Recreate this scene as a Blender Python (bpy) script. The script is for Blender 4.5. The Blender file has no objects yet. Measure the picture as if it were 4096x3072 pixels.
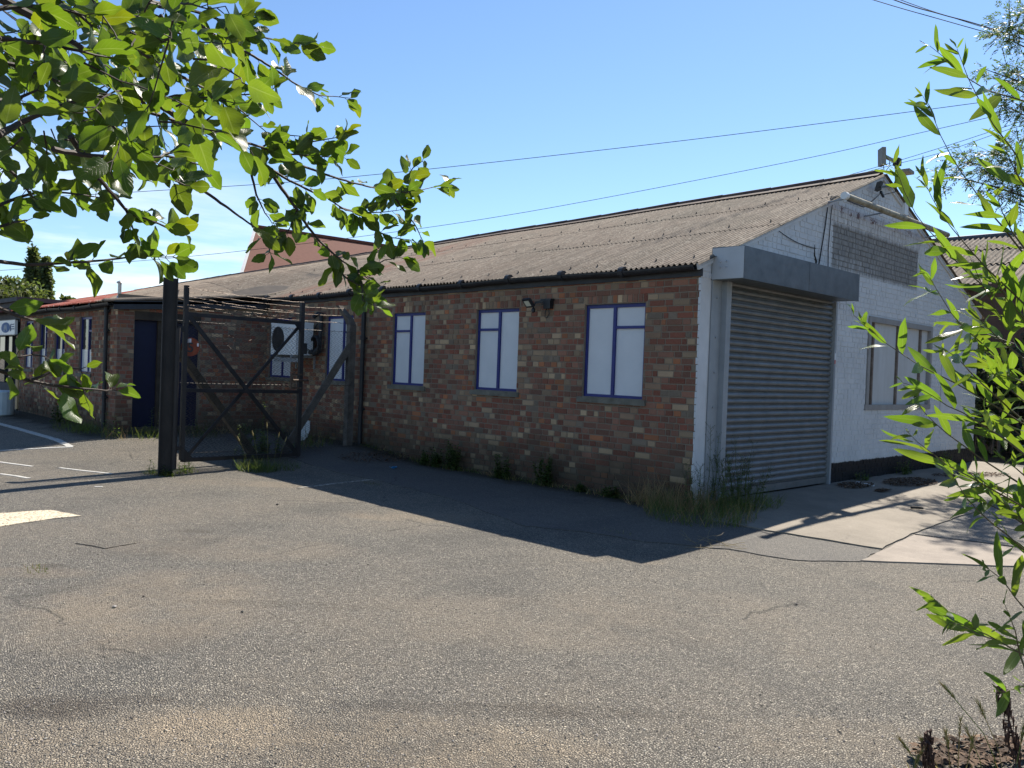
import bpy, math, random
from mathutils import Vector, Matrix, Quaternion
from mathutils import noise as mnoise

scene = bpy.context.scene
COL = scene.collection
PI = math.pi
rnd = random.Random(7)

# ------------------------------------------------------------------ camera (solved from the photograph)
FPX, PIT, ROL, YAW = 3279.11, -0.0153, 0.0363, 0.8033
CAM = Vector((5.1613, -7.8613, 1.2777))
PW, PH = 4096, 3072
D_ = Vector((-math.sin(YAW) * math.cos(PIT), math.cos(YAW) * math.cos(PIT), math.sin(PIT)))
r0 = Vector((math.cos(YAW), math.sin(YAW), 0.0)); u0 = r0.cross(D_)
R_ = r0 * math.cos(ROL) + u0 * math.sin(ROL)
U_ = -r0 * math.sin(ROL) + u0 * math.cos(ROL)
cd = bpy.data.cameras.new('camera'); cam = bpy.data.objects.new('camera', cd); COL.objects.link(cam)
cd.sensor_width = 36.0; cd.sensor_fit = 'HORIZONTAL'; cd.lens = FPX / PW * 36.0
cd.clip_start = 0.05; cd.clip_end = 3000
cam.matrix_world = Matrix(((R_.x, U_.x, -D_.x, CAM.x), (R_.y, U_.y, -D_.y, CAM.y), (R_.z, U_.z, -D_.z, CAM.z), (0, 0, 0, 1)))
scene.camera = cam

def ray(x, y): return D_ + R_ * ((x - PW / 2) / FPX) - U_ * ((y - PH / 2) / FPX)
def at(x, y, d): return CAM + ray(x, y) * d                     # a point seen at pixel (x, y), d metres deep
def on(x, y, axis, val):
    v = ray(x, y); return CAM + v * ((val - CAM[axis]) / v[axis])
def ss(t):
    t = min(1.0, max(0.0, t)); return t * t * (3 - 2 * t)
def gh(x, y):                                                   # ground height
    d = min(math.hypot(max(-31 - x, 0, x), max(-y, 0, y - 9.5)), math.hypot(max(-31 - x, 0, x + 10.1), max(-2.85 - y, 0, y - 9.5)))
    hw = -0.05 - 0.14 * ss((x + 6.6) / 2.2)
    if y > -0.6: hw += 0.05 * ss((y + 0.6) / 1.2) * ss((x + 1.0) / 1.0)
    h = hw + (-0.28 - hw) * ss(d / 2.4)
    if -40 < x < 30 and -30 < y < 40:
        h += 0.012 * mnoise.noise(Vector((x * 0.45, y * 0.45, 3.1)))
    return h
def gnd(x, y, dz=0.0):
    z = -0.2
    for _ in range(30):
        p = on(x, y, 2, z); z = 0.5 * z + 0.5 * gh(p.x, p.y)
    return Vector((p.x, p.y, z + dz))

# ------------------------------------------------------------------ mesh builder
OFF = {}
class MB:
    def __init__(s): s.v = []; s.f = []; s.m = []; s.c = []; s.uv = {}
    def add(s, vs, fs, mi=0, col=(1, 1, 1), uvs=None):
        b = len(s.v); s.v += [tuple(p) for p in vs]; s.c += [col] * len(vs)
        for k, f in enumerate(fs):
            if uvs: s.uv[len(s.f)] = [uvs[i] for i in f]
            s.f.append([i + b for i in f]); s.m.append(mi)
    def obox(s, o, ax, ay, az, mi=0, col=(1, 1, 1)):            # box from corner o with edge vectors
        o = Vector(o); ax = Vector(ax); ay = Vector(ay); az = Vector(az)
        if ax.cross(ay).dot(az) < 0: ax, ay = ay, ax
        vs = [o, o + ax, o + ax + ay, o + ay, o + az, o + ax + az, o + ax + ay + az, o + ay + az]
        s.add(vs, [(0, 3, 2, 1), (4, 5, 6, 7), (0, 1, 5, 4), (1, 2, 6, 5), (2, 3, 7, 6), (3, 0, 4, 7)], mi, col)
    def box(s, x0, x1, y0, y1, z0, z1, mi=0, col=(1, 1, 1)):
        s.obox((min(x0, x1), min(y0, y1), min(z0, z1)), (abs(x1 - x0), 0, 0), (0, abs(y1 - y0), 0), (0, 0, abs(z1 - z0)), mi, col)
    def bar(s, p, q, w, t, mi=0, col=(1, 1, 1), up=(0, 0, 1)):  # rectangular bar between two points
        p = Vector(p); q = Vector(q); d = (q - p).normalized(); up = Vector(up)
        a = d.cross(up)
        if a.length < 1e-4: a = d.cross(Vector((1, 0, 0)))
        a.normalize(); b = a.cross(d).normalized()
        s.obox(p - a * w / 2 - b * t / 2, a * w, b * t, q - p, mi, col)
    def tube(s, pts, rad, n=6, mi=0, col=(1, 1, 1), cap=True):
        pts = [Vector(p) for p in pts]; k = len(pts)
        if not hasattr(rad, '__len__'): rad = [rad] * k
        rings = []; prev = None
        for i in range(k):
            t = (pts[min(i + 1, k - 1)] - pts[max(i - 1, 0)])
            if t.length < 1e-9: t = Vector((0, 0, 1))
            t.normalize()
            if prev is None:
                a = t.cross(Vector((0, 0, 1)))
                if a.length < 1e-3: a = t.cross(Vector((1, 0, 0)))
            else: a = prev - t * prev.dot(t)
            a.normalize(); prev = a; b = t.cross(a)
            rings.append([pts[i] + (a * math.cos(2 * PI * j / n) + b * math.sin(2 * PI * j / n)) * rad[i] for j in range(n)])
        vs = [p for r in rings for p in r]; fs = []
        for i in range(k - 1):
            for j in range(n):
                fs.append((i * n + j, i * n + (j + 1) % n, (i + 1) * n + (j + 1) % n, (i + 1) * n + j))
        if cap: fs.append(tuple(range(n))[::-1]); fs.append(tuple((k - 1) * n + j for j in range(n)))
        s.add(vs, fs, mi, col)
    def build(s, name, mats, parent=None, smooth=False):
        if not isinstance(mats, (list, tuple)): mats = [mats]
        off = OFF.get(parent.as_pointer(), Vector((0, 0, 0))) if parent else Vector((0, 0, 0))
        me = bpy.data.meshes.new(name)
        me.from_pydata([(p[0] - off.x, p[1] - off.y, p[2] - off.z) for p in s.v], [], s.f)
        for m in mats: me.materials.append(m)
        if len(mats) > 1: me.polygons.foreach_set('material_index', s.m)
        if smooth: me.polygons.foreach_set('use_smooth', [True] * len(s.f))
        ca = me.color_attributes.new('Col', 'FLOAT_COLOR', 'POINT')
        buf = []
        for c in s.c: buf += [c[0], c[1], c[2], 1.0]
        ca.data.foreach_set('color', buf)
        if s.uv:
            ul = me.uv_layers.new(name='UVMap')
            for pi, uvs in s.uv.items():
                ls = me.polygons[pi].loop_start
                for k, uv in enumerate(uvs): ul.data[ls + k].uv = uv
        me.update()
        o = bpy.data.objects.new(name, me); COL.objects.link(o)
        if parent: o.parent = parent; OFF[o.as_pointer()] = off
        return o

def tag(o, label=None, cat=None, group=None, kind=None):
    if label: o['label'] = label
    if cat: o['category'] = cat
    if group: o['group'] = group
    if kind: o['kind'] = kind
    return o
def thing(name, loc, label, cat, group=None):
    o = bpy.data.objects.new(name, None); COL.objects.link(o); o.empty_display_size = 0.2
    o.location = loc; OFF[o.as_pointer()] = Vector(loc)
    return tag(o, label, cat, group)

# ------------------------------------------------------------------ materials
class NT:
    def __init__(s, name):
        s.mat = bpy.data.materials.new(name); s.mat.use_nodes = True; s.nt = s.mat.node_tree
        s.nt.nodes.clear(); s.out = s.n('ShaderNodeOutputMaterial')
    def n(s, t, **kw):
        nd = s.nt.nodes.new(t)
        for k, v in kw.items():
            if hasattr(nd, k): setattr(nd, k, v)
            else: nd.inputs[k.replace('_', ' ')].default_value = v
        return nd
    def l(s, a, b): s.nt.links.new(a, b)
    def val(s, sock, v):
        if hasattr(v, 'is_output') or isinstance(v, bpy.types.NodeSocket): s.l(v, sock)
        elif isinstance(v, (tuple, list)) and len(v) == 3 and sock.type == 'RGBA': sock.default_value = (*v, 1)
        else: sock.default_value = v
    def pos(s, scale=(1, 1, 1)):
        g = s.n('ShaderNodeNewGeometry'); m = s.n('ShaderNodeMapping'); m.inputs['Scale'].default_value = scale
        s.l(g.outputs['Position'], m.inputs['Vector']); return m.outputs['Vector']
    def noise(s, vec, scale, detail=4, rough=0.55, col=False):
        t = s.n('ShaderNodeTexNoise'); t.inputs['Scale'].default_value = scale; t.inputs['Detail'].default_value = detail
        t.inputs['Roughness'].default_value = rough; s.l(vec, t.inputs['Vector'])
        return t.outputs['Color' if col else 'Fac']
    def vor(s, vec, scale, feat='F1', out='Distance', rand=1.0):
        t = s.n('ShaderNodeTexVoronoi', feature=feat); t.inputs['Scale'].default_value = scale
        t.inputs['Randomness'].default_value = rand; s.l(vec, t.inputs['Vector']); return t.outputs[out]
    def ramp(s, fac, stops, interp='LINEAR'):
        r = s.n('ShaderNodeValToRGB'); r.color_ramp.interpolation = interp; e = r.color_ramp.elements
        while len(e) < len(stops): e.new(0.5)
        for i, (p, c) in enumerate(stops):
            e[i].position = p
            e[i].color = (c, c, c, 1) if not hasattr(c, '__len__') else (*c, 1)
        s.val(r.inputs['Fac'], fac); return r.outputs['Color']
    def mix(s, fac, a, b, mode='MIX'):
        m = s.n('ShaderNodeMix', data_type='RGBA', blend_type=mode); s.val(m.inputs[0], fac)
        s.val(m.inputs[6], a); s.val(m.inputs[7], b); return m.outputs[2]
    def math(s, op, a, b=0.0, clamp=False):
        m = s.n('ShaderNodeMath', operation=op); m.use_clamp = clamp; s.val(m.inputs[0], a); s.val(m.inputs[1], b); return m.outputs[0]
    def mr(s, v, a, b, c=0.0, d=1.0, smooth=False):
        m = s.n('ShaderNodeMapRange'); m.interpolation_type = 'SMOOTHSTEP' if smooth else 'LINEAR'
        s.val(m.inputs[0], v); m.inputs[1].default_value = a; m.inputs[2].default_value = b
        m.inputs[3].default_value = c; m.inputs[4].default_value = d; return m.outputs[0]
    def sep(s, vec):
        x = s.n('ShaderNodeSeparateXYZ'); s.l(vec, x.inputs[0]); return x.outputs
    def attr(s): return s.n('ShaderNodeVertexColor', layer_name='Col').outputs['Color']
    def bump(s, h, strength, dist, normal=None):
        b = s.n('ShaderNodeBump'); b.inputs['Strength'].default_value = strength; b.inputs['Distance'].default_value = dist
        s.val(b.inputs['Height'], h)
        if normal: s.l(normal, b.inputs['Normal'])
        return b.outputs[0]
    def bsdf(s, col, rough=0.7, metal=0.0, spec=0.5, normal=None, **kw):
        p = s.n('ShaderNodeBsdfPrincipled'); s.val(p.inputs['Base Color'], col); s.val(p.inputs['Roughness'], rough)
        p.inputs['Metallic'].default_value = metal; p.inputs['Specular IOR Level'].default_value = spec
        if normal: s.l(normal, p.inputs['Normal'])
        for k, v in kw.items(): s.val(p.inputs[k], v)
        return p.outputs[0]
    def fin(s, sh): s.l(sh, s.out.inputs[0]); return s.mat

def simple(name, c1, c2, scale=6.0, rough=0.7, bump=0.15, bs=60.0, metal=0.0, spec=0.4, stretch=(1, 1, 1), dist=0.004, useattr=False):
    t = NT(name); p = t.pos(stretch)
    f = t.ramp(t.noise(p, scale, 6, 0.6), [(0.3, 0.0), (0.7, 1.0)])
    c = t.mix(f, c1, c2)
    if useattr: c = t.mix(1.0, c, t.attr(), 'MULTIPLY')
    b = t.bump(t.noise(p, bs, 3), bump, dist)
    return t.fin(t.bsdf(c, rough, metal, spec, b))

MT = {}
# brickwork: colour comes from each brick, with spots, grime and a damp foot
def brick_mat():
    t = NT('brick'); p = t.pos(); c = t.attr()
    c = t.mix(t.ramp(t.noise(p, 55, 5, 0.7), [(0.35, 0.0), (0.7, 0.5)]), c, t.mix(0.5, c, (0.30, 0.24, 0.18)))
    c = t.mix(t.ramp(t.noise(p, 140, 2, 0.5), [(0.24, 0.85), (0.33, 0.0)]), c, (0.035, 0.028, 0.025))
    big = t.ramp(t.noise(p, 1.1, 5, 0.6), [(0.42, 0.0), (0.75, 0.8)])
    c = t.mix(big, c, t.mix(0.5, c, (0.085, 0.06, 0.045)))
    z = t.sep(p)[2]; wob = t.math('ADD', z, t.math('MULTIPLY', t.noise(p, 3.0, 4), -0.5))
    foot = t.mr(wob, -0.25, 0.28, 0.75, 0.0)
    c = t.mix(foot, c, (0.042, 0.038, 0.026))
    b = t.bump(t.noise(p, 90, 4, 0.7), 0.5, 0.004)
    return t.fin(t.bsdf(c, 0.88, 0, 0.2, b))
def mortar_mat():
    t = NT('mortar'); p = t.pos()
    c = t.mix(t.noise(p, 9, 6, 0.7), (0.15, 0.118, 0.085), (0.29, 0.235, 0.175))
    z = t.sep(p)[2]; wob = t.math('ADD', z, t.math('MULTIPLY', t.noise(p, 3.0, 4), -0.5))
    c = t.mix(t.mr(wob, -0.25, 0.28, 0.8, 0.0), c, (0.045, 0.04, 0.03))
    return t.fin(t.bsdf(c, 0.95, 0, 0.1, t.bump(t.noise(p, 120, 3), 0.6, 0.003)))
MT['brick'] = brick_mat(); MT['mortar'] = mortar_mat()
def white_mat():                                                 # white masonry paint: dirt runs, bitumen foot, the ghost of an old sign
    t = NT('white_masonry_paint'); p = t.pos(); x, y, z = t.sep(p)
    c = t.mix(t.ramp(t.noise(p, 2.2, 6, 0.65), [(0.3, 0.0), (0.75, 1.0)]), (0.50, 0.50, 0.495), (0.62, 0.62, 0.615))
    run = t.noise(t.pos((6, 9, 0.7)), 2.0, 5, 0.7)
    c = t.mix(t.ramp(run, [(0.56, 0.0), (0.72, 0.35)]), c, (0.40, 0.37, 0.33))
    # faded unpainted panel
    n1 = t.noise(p, 7, 5, 0.7)
    zj = t.math('ADD', z, t.math('MULTIPLY', t.math('SUBTRACT', n1, 0.5), 0.10))
    yj = t.math('ADD', y, t.math('MULTIPLY', t.math('SUBTRACT', n1, 0.5), 0.04))
    def band(v, a, b, e): return t.math('MULTIPLY', t.mr(v, a - e, a + e), t.mr(v, b - e, b + e, 1.0, 0.0))
    pan = t.math('MULTIPLY', band(yj, 3.17, 6.30, 0.015), band(zj, 2.87, 3.50, 0.03))
    grime = t.mix(t.ramp(t.noise(t.pos((3, 5, 1.2)), 3.5, 6, 0.75), [(0.3, 0.0), (0.72, 1.0)]), (0.10, 0.092, 0.082), (0.30, 0.28, 0.25))
    pale = t.math('MULTIPLY', band(zj, 2.8, 3.06, 0.03), t.math('MULTIPLY', band(yj, 3.1, 4.6, 0.3), t.ramp(t.noise(t.pos((3, 12, 1.0)), 2.5, 5, 0.7), [(0.42, 0.0), (0.58, 0.75)])))
    grime = t.mix(pale, grime, (0.36, 0.36, 0.35))
    jl = t.math('FRACT', t.math('DIVIDE', t.math('ADD', z, 0.3), 0.075))
    grime = t.mix(t.ramp(jl, [(0.0, 0.75), (0.12, 0.0), (0.92, 0.0), (1.0, 0.75)]), grime, (0.05, 0.048, 0.045))
    c = t.mix(t.math('MULTIPLY', pan, 0.93), c, grime)
    drip = t.math('MULTIPLY', band(yj, 3.05, 6.45, 0.03), band(zj, 3.44, 3.80, 0.08))
    dn = t.ramp(t.noise(t.pos((4, 11, 0.9)), 2.4, 5, 0.75), [(0.45, 0.0), (0.68, 0.8)])
    c = t.mix(t.math('MULTIPLY', drip, dn), c, (0.20, 0.16, 0.14))
    rust = t.math('MULTIPLY', band(yj, 3.3, 6.2, 0.05), band(zj, 3.66, 3.78, 0.02))
    rn = t.ramp(t.noise(p, 5.5, 6, 0.8), [(0.56, 0.0), (0.60, 0.9)])
    c = t.mix(t.math('MULTIPLY', rust, rn), c, (0.10, 0.035, 0.025))
    # hairline cracks
    ck = t.vor(t.mix(0.25, p, t.noise(p, 2.5, 4, 0.6, True)), 0.9, 'DISTANCE_TO_EDGE')
    c = t.mix(t.math('MULTIPLY', t.ramp(ck, [(0.0, 0.5), (0.004, 0.0)]), t.ramp(t.noise(p, 0.7, 2), [(0.58, 0.0), (0.62, 1.0)])), c, (0.16, 0.15, 0.14))
    tar = t.mr(t.math('ADD', z, t.math('MULTIPLY', t.math('SUBTRACT', t.noise(p, 11, 5, 0.7), 0.5), 0.06)), 0.138, 0.150, 1.0, 0.0)
    gab = t.mr(y, 3.2, 3.25)
    c = t.mix(t.math('MULTIPLY', tar, gab), c, t.mix(t.ramp(t.noise(p, 24, 4, 0.7), [(0.62, 0.0), (0.70, 0.5)]), (0.008, 0.008, 0.009), (0.12, 0.12, 0.11)))
    return t.fin(t.bsdf(c, 0.6, 0, 0.35, t.bump(t.noise(p, 45, 5, 0.6), 0.35, 0.004)))
MT['white'] = white_mat()
def roof_mat():
    t = NT('weathered_corrugated_sheet'); p = t.pos(); x, y, z = t.sep(p)
    st = t.noise(t.pos((9, 0.55, 0.55)), 2.0, 7, 0.7)
    c = t.mix(t.ramp(st, [(0.36, 0.0), (0.64, 1.0)]), (0.055, 0.046, 0.038), (0.255, 0.215, 0.175))
    c = t.mix(t.ramp(t.noise(p, 0.9, 5, 0.6), [(0.38, 0.0), (0.68, 0.75)]), c, (0.15, 0.118, 0.095))
    c = t.mix(t.ramp(t.noise(p, 0.55, 4, 0.5), [(0.45, 0.0), (0.7, 0.7)]), c, (0.085, 0.08, 0.066))
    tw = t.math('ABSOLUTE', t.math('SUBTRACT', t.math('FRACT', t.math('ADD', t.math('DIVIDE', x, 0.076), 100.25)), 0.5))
    c = t.mix(t.ramp(tw, [(0.10, 0.0), (0.36, 0.6)]), c, (0.050, 0.040, 0.031))  # troughs darkened in the colour, standing in for shade between the waves
    c = t.mix(t.math('MULTIPLY', t.ramp(tw, [(0.0, 1.0), (0.20, 0.0)]), t.ramp(t.noise(t.pos((8, 1.2, 1.2)), 2.5, 8, 0.85), [(0.40, 0.0), (0.60, 0.9)])), c, (0.34, 0.265, 0.20))  # patchy lichen-pale crests, doubling as painted light on the wave tops
    lich = t.math('MULTIPLY', t.ramp(t.noise(t.pos((1, 0.5, 0.5)), 26, 5, 0.8), [(0.50, 0.0), (0.60, 1.0)]), t.ramp(t.noise(p, 1.6, 4), [(0.36, 0.15), (0.60, 0.95)]))
    c = t.mix(t.math('MULTIPLY', lich, 0.6), c, (0.40, 0.35, 0.28))
    c = t.mix(t.ramp(t.noise(p, 34, 4, 0.7), [(0.28, 0.8), (0.38, 0.0)]), c, (0.045, 0.042, 0.034))
    # newer sheets left of a slanting line have gone to rust
    e = t.math('ADD', t.math('ADD', x, 10.6), t.math('MULTIPLY', t.math('ADD', y, 3.0), 2.25))
    rm = t.mr(e, -0.25, 0.0, 1.0, 0.0)
    rc = t.mix(t.ramp(t.noise(t.pos((7, 0.6, 0.6)), 2.2, 6, 0.7), [(0.35, 0.0), (0.68, 1.0)]), (0.16, 0.035, 0.025), (0.34, 0.12, 0.09))
    rc = t.mix(t.ramp(t.noise(t.pos((5, 0.7, 0.7)), 3.1, 5, 0.7), [(0.55, 0.0), (0.66, 0.8)]), rc, (0.46, 0.40, 0.37))
    rust2 = t.math('MULTIPLY', t.mr(x, -13.5, -11.0, 0.0, 0.0), 0.0)
    c = t.mix(rm, c, rc)
    pt = t.math('MULTIPLY', t.mr(x, -9.8, -9.3), t.mr(x, -8.2, -7.7, 1.0, 0.0))
    c = t.mix(t.math('MULTIPLY', pt, t.ramp(t.noise(t.pos((3, .5, .5)), 2.0, 4), [(0.4, 0.0), (0.62, 0.75)])), c, (0.22, 0.115, 0.085))
    return t.fin(t.bsdf(c, 0.9, 0, 0.15, t.bump(t.noise(p, 60, 5, 0.8), 0.6, 0.006)))
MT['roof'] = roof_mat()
def asphalt_mat(name, tone=1.0, smoothness=0.0, dust=1.0):
    t = NT(name); p = t.pos(); x, y, z = t.sep(p)
    cell = t.n('ShaderNodeTexVoronoi'); cell.inputs['Scale'].default_value = 88; t.l(p, cell.inputs['Vector'])
    cc = t.sep(cell.outputs['Color'])[0]
    stone = t.ramp(cc, [(0.0, (0.12, 0.112, 0.098)), (0.35, (0.225, 0.207, 0.175)), (0.75, (0.335, 0.305, 0.25)), (1.0, (0.52, 0.47, 0.38))])
    ed = t.vor(p, 88, 'DISTANCE_TO_EDGE')
    edge = t.ramp(ed, [(0.02, 1.0), (0.16, 0.0)])
    c = t.mix(edge, stone, (0.030, 0.028, 0.026))
    fine = t.noise(p, 160, 3, 0.7)
    c = t.mix(t.math('MULTIPLY', fine, 0.35), c, (0.25, 0.222, 0.178))
    if smoothness: c = t.mix(smoothness, c, (0.058, 0.056, 0.057))
    # dust and worn places
    d1 = t.ramp(t.noise(p, 0.42, 6, 0.62), [(0.42, 0.0), (0.66, 1.0)])
    d2 = t.ramp(t.noise(p, 7, 5, 0.7), [(0.3, 0.25), (0.7, 1.0)])
    dd = t.math('MULTIPLY', t.math('MULTIPLY', d1, d2), 0.42 * dust)
    def blob(cx, cy, ra, rb, amt):
        dx = t.math('SUBTRACT', x, cx); dy = t.math('SUBTRACT', y, cy)
        a = t.math('ADD', t.math('MULTIPLY', dx, r0.x / ra), t.math('MULTIPLY', dy, r0.y / ra)); b = t.math('ADD', t.math('MULTIPLY', dx, -r0.y / rb), t.math('MULTIPLY', dy, r0.x / rb))
        q = t.math('ADD', t.math('POWER', t.math('ABSOLUTE', a), 2), t.math('POWER', t.math('ABSOLUTE', b), 2))
        return t.math('MULTIPLY', t.mr(q, 0.2, 1.0, amt, 0.0, True), t.ramp(t.noise(p, 1.9, 7, 0.72), [(0.34, 0.10), (0.60, 1.0)]))
    if dust > 0.5:
        for (px, py, ra, rb, amt) in BLOBS:
            q = gnd(px, py); dd = t.math('MAXIMUM', dd, blob(q.x, q.y, ra, rb, amt))
    grit = t.mix(t.ramp(t.noise(p, 95, 4, 0.75), [(0.35, 0.0), (0.65, 1.0)]), (0.19, 0.145, 0.10), (0.50, 0.41, 0.29))
    c = t.mix(dd, c, grit)
    if dust > 0.5:
        for (px, py, ra, rb, amt) in SOIL:
            q = gnd(px, py); c = t.mix(blob(q.x, q.y, ra, rb, amt), c, t.mix(fine, (0.035, 0.028, 0.02), (0.13, 0.10, 0.072)))
    dk = t.ramp(t.noise(p, 0.8, 5, 0.65), [(0.34, 0.55), (0.5, 0.0)])
    c = t.mix(t.math('MULTIPLY', dk, 0.6), c, (0.055, 0.053, 0.05))
    ck = t.vor(t.mix(0.35, p, t.noise(p, 1.6, 5, 0.6, True)), 0.33, 'DISTANCE_TO_EDGE')
    c = t.mix(t.math('MULTIPLY', t.ramp(ck, [(0.0, 0.7), (0.004, 0.0)]), t.ramp(t.noise(p, 0.9, 3), [(0.52, 0.0), (0.62, 1.0)])), c, (0.03, 0.028, 0.025))
    # soil and moss against the walls
    sx = t.math('ADD', y, t.math('MULTIPLY', t.noise(p, 2.6, 6, 0.7), 0.75))
    soil = t.math('MULTIPLY', t.mr(sx, -0.10, 0.12), t.mr(x, 0.1, 0.5, 1.0, 0.0))
    wing = t.math('MULTIPLY', t.mr(sx, -3.25, -2.9), t.mr(x, -9.9, -9.3, 1.0, 0.0))
    c = t.mix(t.math('MAXIMUM', soil, wing), c, t.mix(t.noise(p, 30, 4), (0.02, 0.018, 0.012), (0.07, 0.06, 0.035)))
    c = t.mix(1.0, c, (tone, tone, tone), 'MULTIPLY')
    h = t.math('ADD', t.ramp(ed, [(0.0, 0.0), (0.25, 0.85), (0.6, 1.0)]), t.math('MULTIPLY', fine, 0.5))
    h = t.math('ADD', h, t.math('MULTIPLY', cc, 0.5))
    b = t.bump(h, 1.0 - 0.6 * smoothness, 0.014 - 0.010 * smoothness)
    b = t.bump(t.noise(p, 5, 5, 0.7), 0.35, 0.03, b)
    return t.fin(t.bsdf(c, 0.78, 0, 0.35, b))
BLOBS = [(620, 2420, 0.95, 1.1, 0.62), (1350, 2960, 1.5, 0.40, 0.92), (300, 2990, 0.8, 0.35, 0.6), (1650, 2065, 1.0, 0.45, 0.6), (900, 2190, 1.4, 0.6, 0.35), (2490, 2245, 0.45, 0.16, 0.65), (2000, 2480, 2.0, 0.7, 0.34), (1000, 1935, 1.6, 0.35, 0.45), (2700, 2420, 1.2, 0.6, 0.30), (3300, 2950, 1.0, 0.3, 0.4), (150, 2290, 0.5, 0.2, 0.5)]
SOIL = [(230, 2830, 0.36, 0.16, 0.75), (560, 2800, 0.22, 0.07, 0.6), (200, 2265, 0.16, 0.10, 0.7), (780, 2125, 0.25, 0.1, 0.5), (2050, 2840, 1.1, 0.10, 0.5), (1150, 2420, 0.8, 0.10, 0.35)]
def concrete_mat(name, c1, c2, crack=1.0):
    t = NT(name); p = t.pos()
    c = t.mix(t.ramp(t.noise(p, 1.3, 7, 0.7), [(0.3, 0.0), (0.7, 1.0)]), c1, c2)
    c = t.mix(t.ramp(t.noise(p, 70, 4, 0.75), [(0.3, 0.5), (0.5, 0.0), (0.66, 0.0), (0.8, 0.35)]), c, t.mix(t.noise(p, 9, 3), (0.07, 0.06, 0.05), (0.5, 0.46, 0.4)))
    c = t.mix(t.ramp(t.noise(p, 3.7, 6, 0.8), [(0.58, 0.0), (0.7, 0.6 * crack)]), c, (0.10, 0.085, 0.068))
    ck = t.vor(t.mix(0.3, p, t.noise(p, 2.5, 5, 0.6, True)), 0.8, 'DISTANCE_TO_EDGE')
    c = t.mix(t.math('MULTIPLY', t.ramp(ck, [(0.0, 0.6 * crack), (0.005, 0.0)]), t.ramp(t.noise(p, 0.8, 3), [(0.5, 0.0), (0.6, 1.0)])), c, (0.05, 0.045, 0.04))
    return t.fin(t.bsdf(c, 0.85, 0, 0.3, t.bump(t.noise(p, 45, 6, 0.8), 0.6, 0.006)))
MT['asphalt'] = asphalt_mat('yard_asphalt')
MT['tarmac'] = asphalt_mat('smooth_tarmac', 0.85, 0.6, 0.3)
MT['tarmac2'] = asphalt_mat('patched_tarmac', 1.5, 0.5, 0.4)
MT['conc'] = concrete_mat('worn_concrete', (0.135, 0.115, 0.09), (0.225, 0.195, 0.155))
MT['conc_pale'] = concrete_mat('scoured_concrete', (0.145, 0.122, 0.102), (0.275, 0.235, 0.195), 1.5)
def line_mat(name, col, keep):
    t = NT(name); p = t.pos()
    w = t.ramp(t.noise(p, 20, 6, 0.8), [(keep, 1.0), (keep + 0.12, 0.0)])
    c = t.mix(w, (0.075, 0.07, 0.065), col)
    return t.fin(t.bsdf(c, 0.8, 0, 0.3, t.bump(t.vor(p, 85), 0.6, 0.006)))
MT['line'] = line_mat('worn_white_line', (0.40, 0.39, 0.36), 0.525)
MT['line_faint'] = line_mat('faint_line', (0.35, 0.32, 0.27), 0.45)
def chip_mat():
    t = NT('cream_stone_patch'); p = t.pos()
    c = t.ramp(t.sep(t.vor(p, 80, 'F1', 'Color'))[0], [(0.0, (0.12, 0.10, 0.075)), (0.3, (0.40, 0.34, 0.25)), (1.0, (0.66, 0.56, 0.41))])
    return t.fin(t.bsdf(c, 0.85, 0, 0.3, t.bump(t.math('MULTIPLY', t.vor(p, 80), -1.0), 0.7, 0.008)))
MT['chip'] = chip_mat()
MT['blue'] = simple('navy_blue_paint', (0.012, 0.018, 0.13), (0.020, 0.028, 0.17), 9, 0.45, 0.1)
MT['blue_door'] = simple('dark_blue_door_paint', (0.003, 0.004, 0.022), (0.005, 0.006, 0.032), 5, 0.5, 0.1)
MT['board'] = simple('white_painted_board', (0.56, 0.57, 0.58), (0.62, 0.625, 0.63), 3, 0.5, 0.25, 25, dist=0.002)
MT['sill'] = simple('mossy_concrete_sill', (0.10, 0.095, 0.07), (0.19, 0.175, 0.14), 8, 0.9, 0.5)
MT['black'] = simple('black_bitumen_paint', (0.012, 0.013, 0.015), (0.030, 0.031, 0.034), 7, 0.5, 0.2)
MT['fascia'] = simple('black_fascia', (0.018, 0.019, 0.022), (0.040, 0.041, 0.045), 4, 0.6, 0.2)
MT['grey_paint'] = simple('grey_steel_paint', (0.25, 0.265, 0.275), (0.31, 0.325, 0.335), 4, 0.5, 0.08, metal=0.1)
def galv(name, c1, c2, rough=0.42, rusty=0.35, metal=0.35):
    t = NT(name); p = t.pos()
    c = t.mix(t.ramp(t.noise(p, 5, 6, 0.65), [(0.3, 0.0), (0.7, 1.0)]), c1, c2)
    c = t.mix(t.ramp(t.noise(t.pos((3, 3, 9)), 2.2, 6, 0.75), [(0.55, 0.0), (0.72, rusty)]), c, (0.13, 0.085, 0.055))
    r = t.mr(t.noise(p, 8, 4), 0.2, 0.8, rough - 0.08, rough + 0.15)
    return t.fin(t.bsdf(c, r, metal, 0.5, t.bump(t.noise(p, 3, 3), 0.12, 0.01)))
MT['slat'] = galv('galvanised_shutter', (0.13, 0.135, 0.135), (0.195, 0.20, 0.195), 0.42, 0.5, 0.4)
MT['housing'] = galv('galvanised_shutter_box', (0.085, 0.098, 0.105), (0.135, 0.15, 0.158), 0.42, 0.4, 0.35)
MT['steel'] = simple('old_black_steel', (0.010, 0.009, 0.009), (0.032, 0.027, 0.025), 6, 0.62, 0.3, stretch=(1, 1, 0.4))
MT['wire'] = simple('rusty_wire', (0.07, 0.045, 0.03), (0.15, 0.105, 0.075), 20, 0.55, 0.1, metal=0.4)
MT['mesh_wire'] = simple('dull_chain_link', (0.045, 0.042, 0.04), (0.10, 0.085, 0.07), 20, 0.55, 0.1, metal=0.4)
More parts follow.
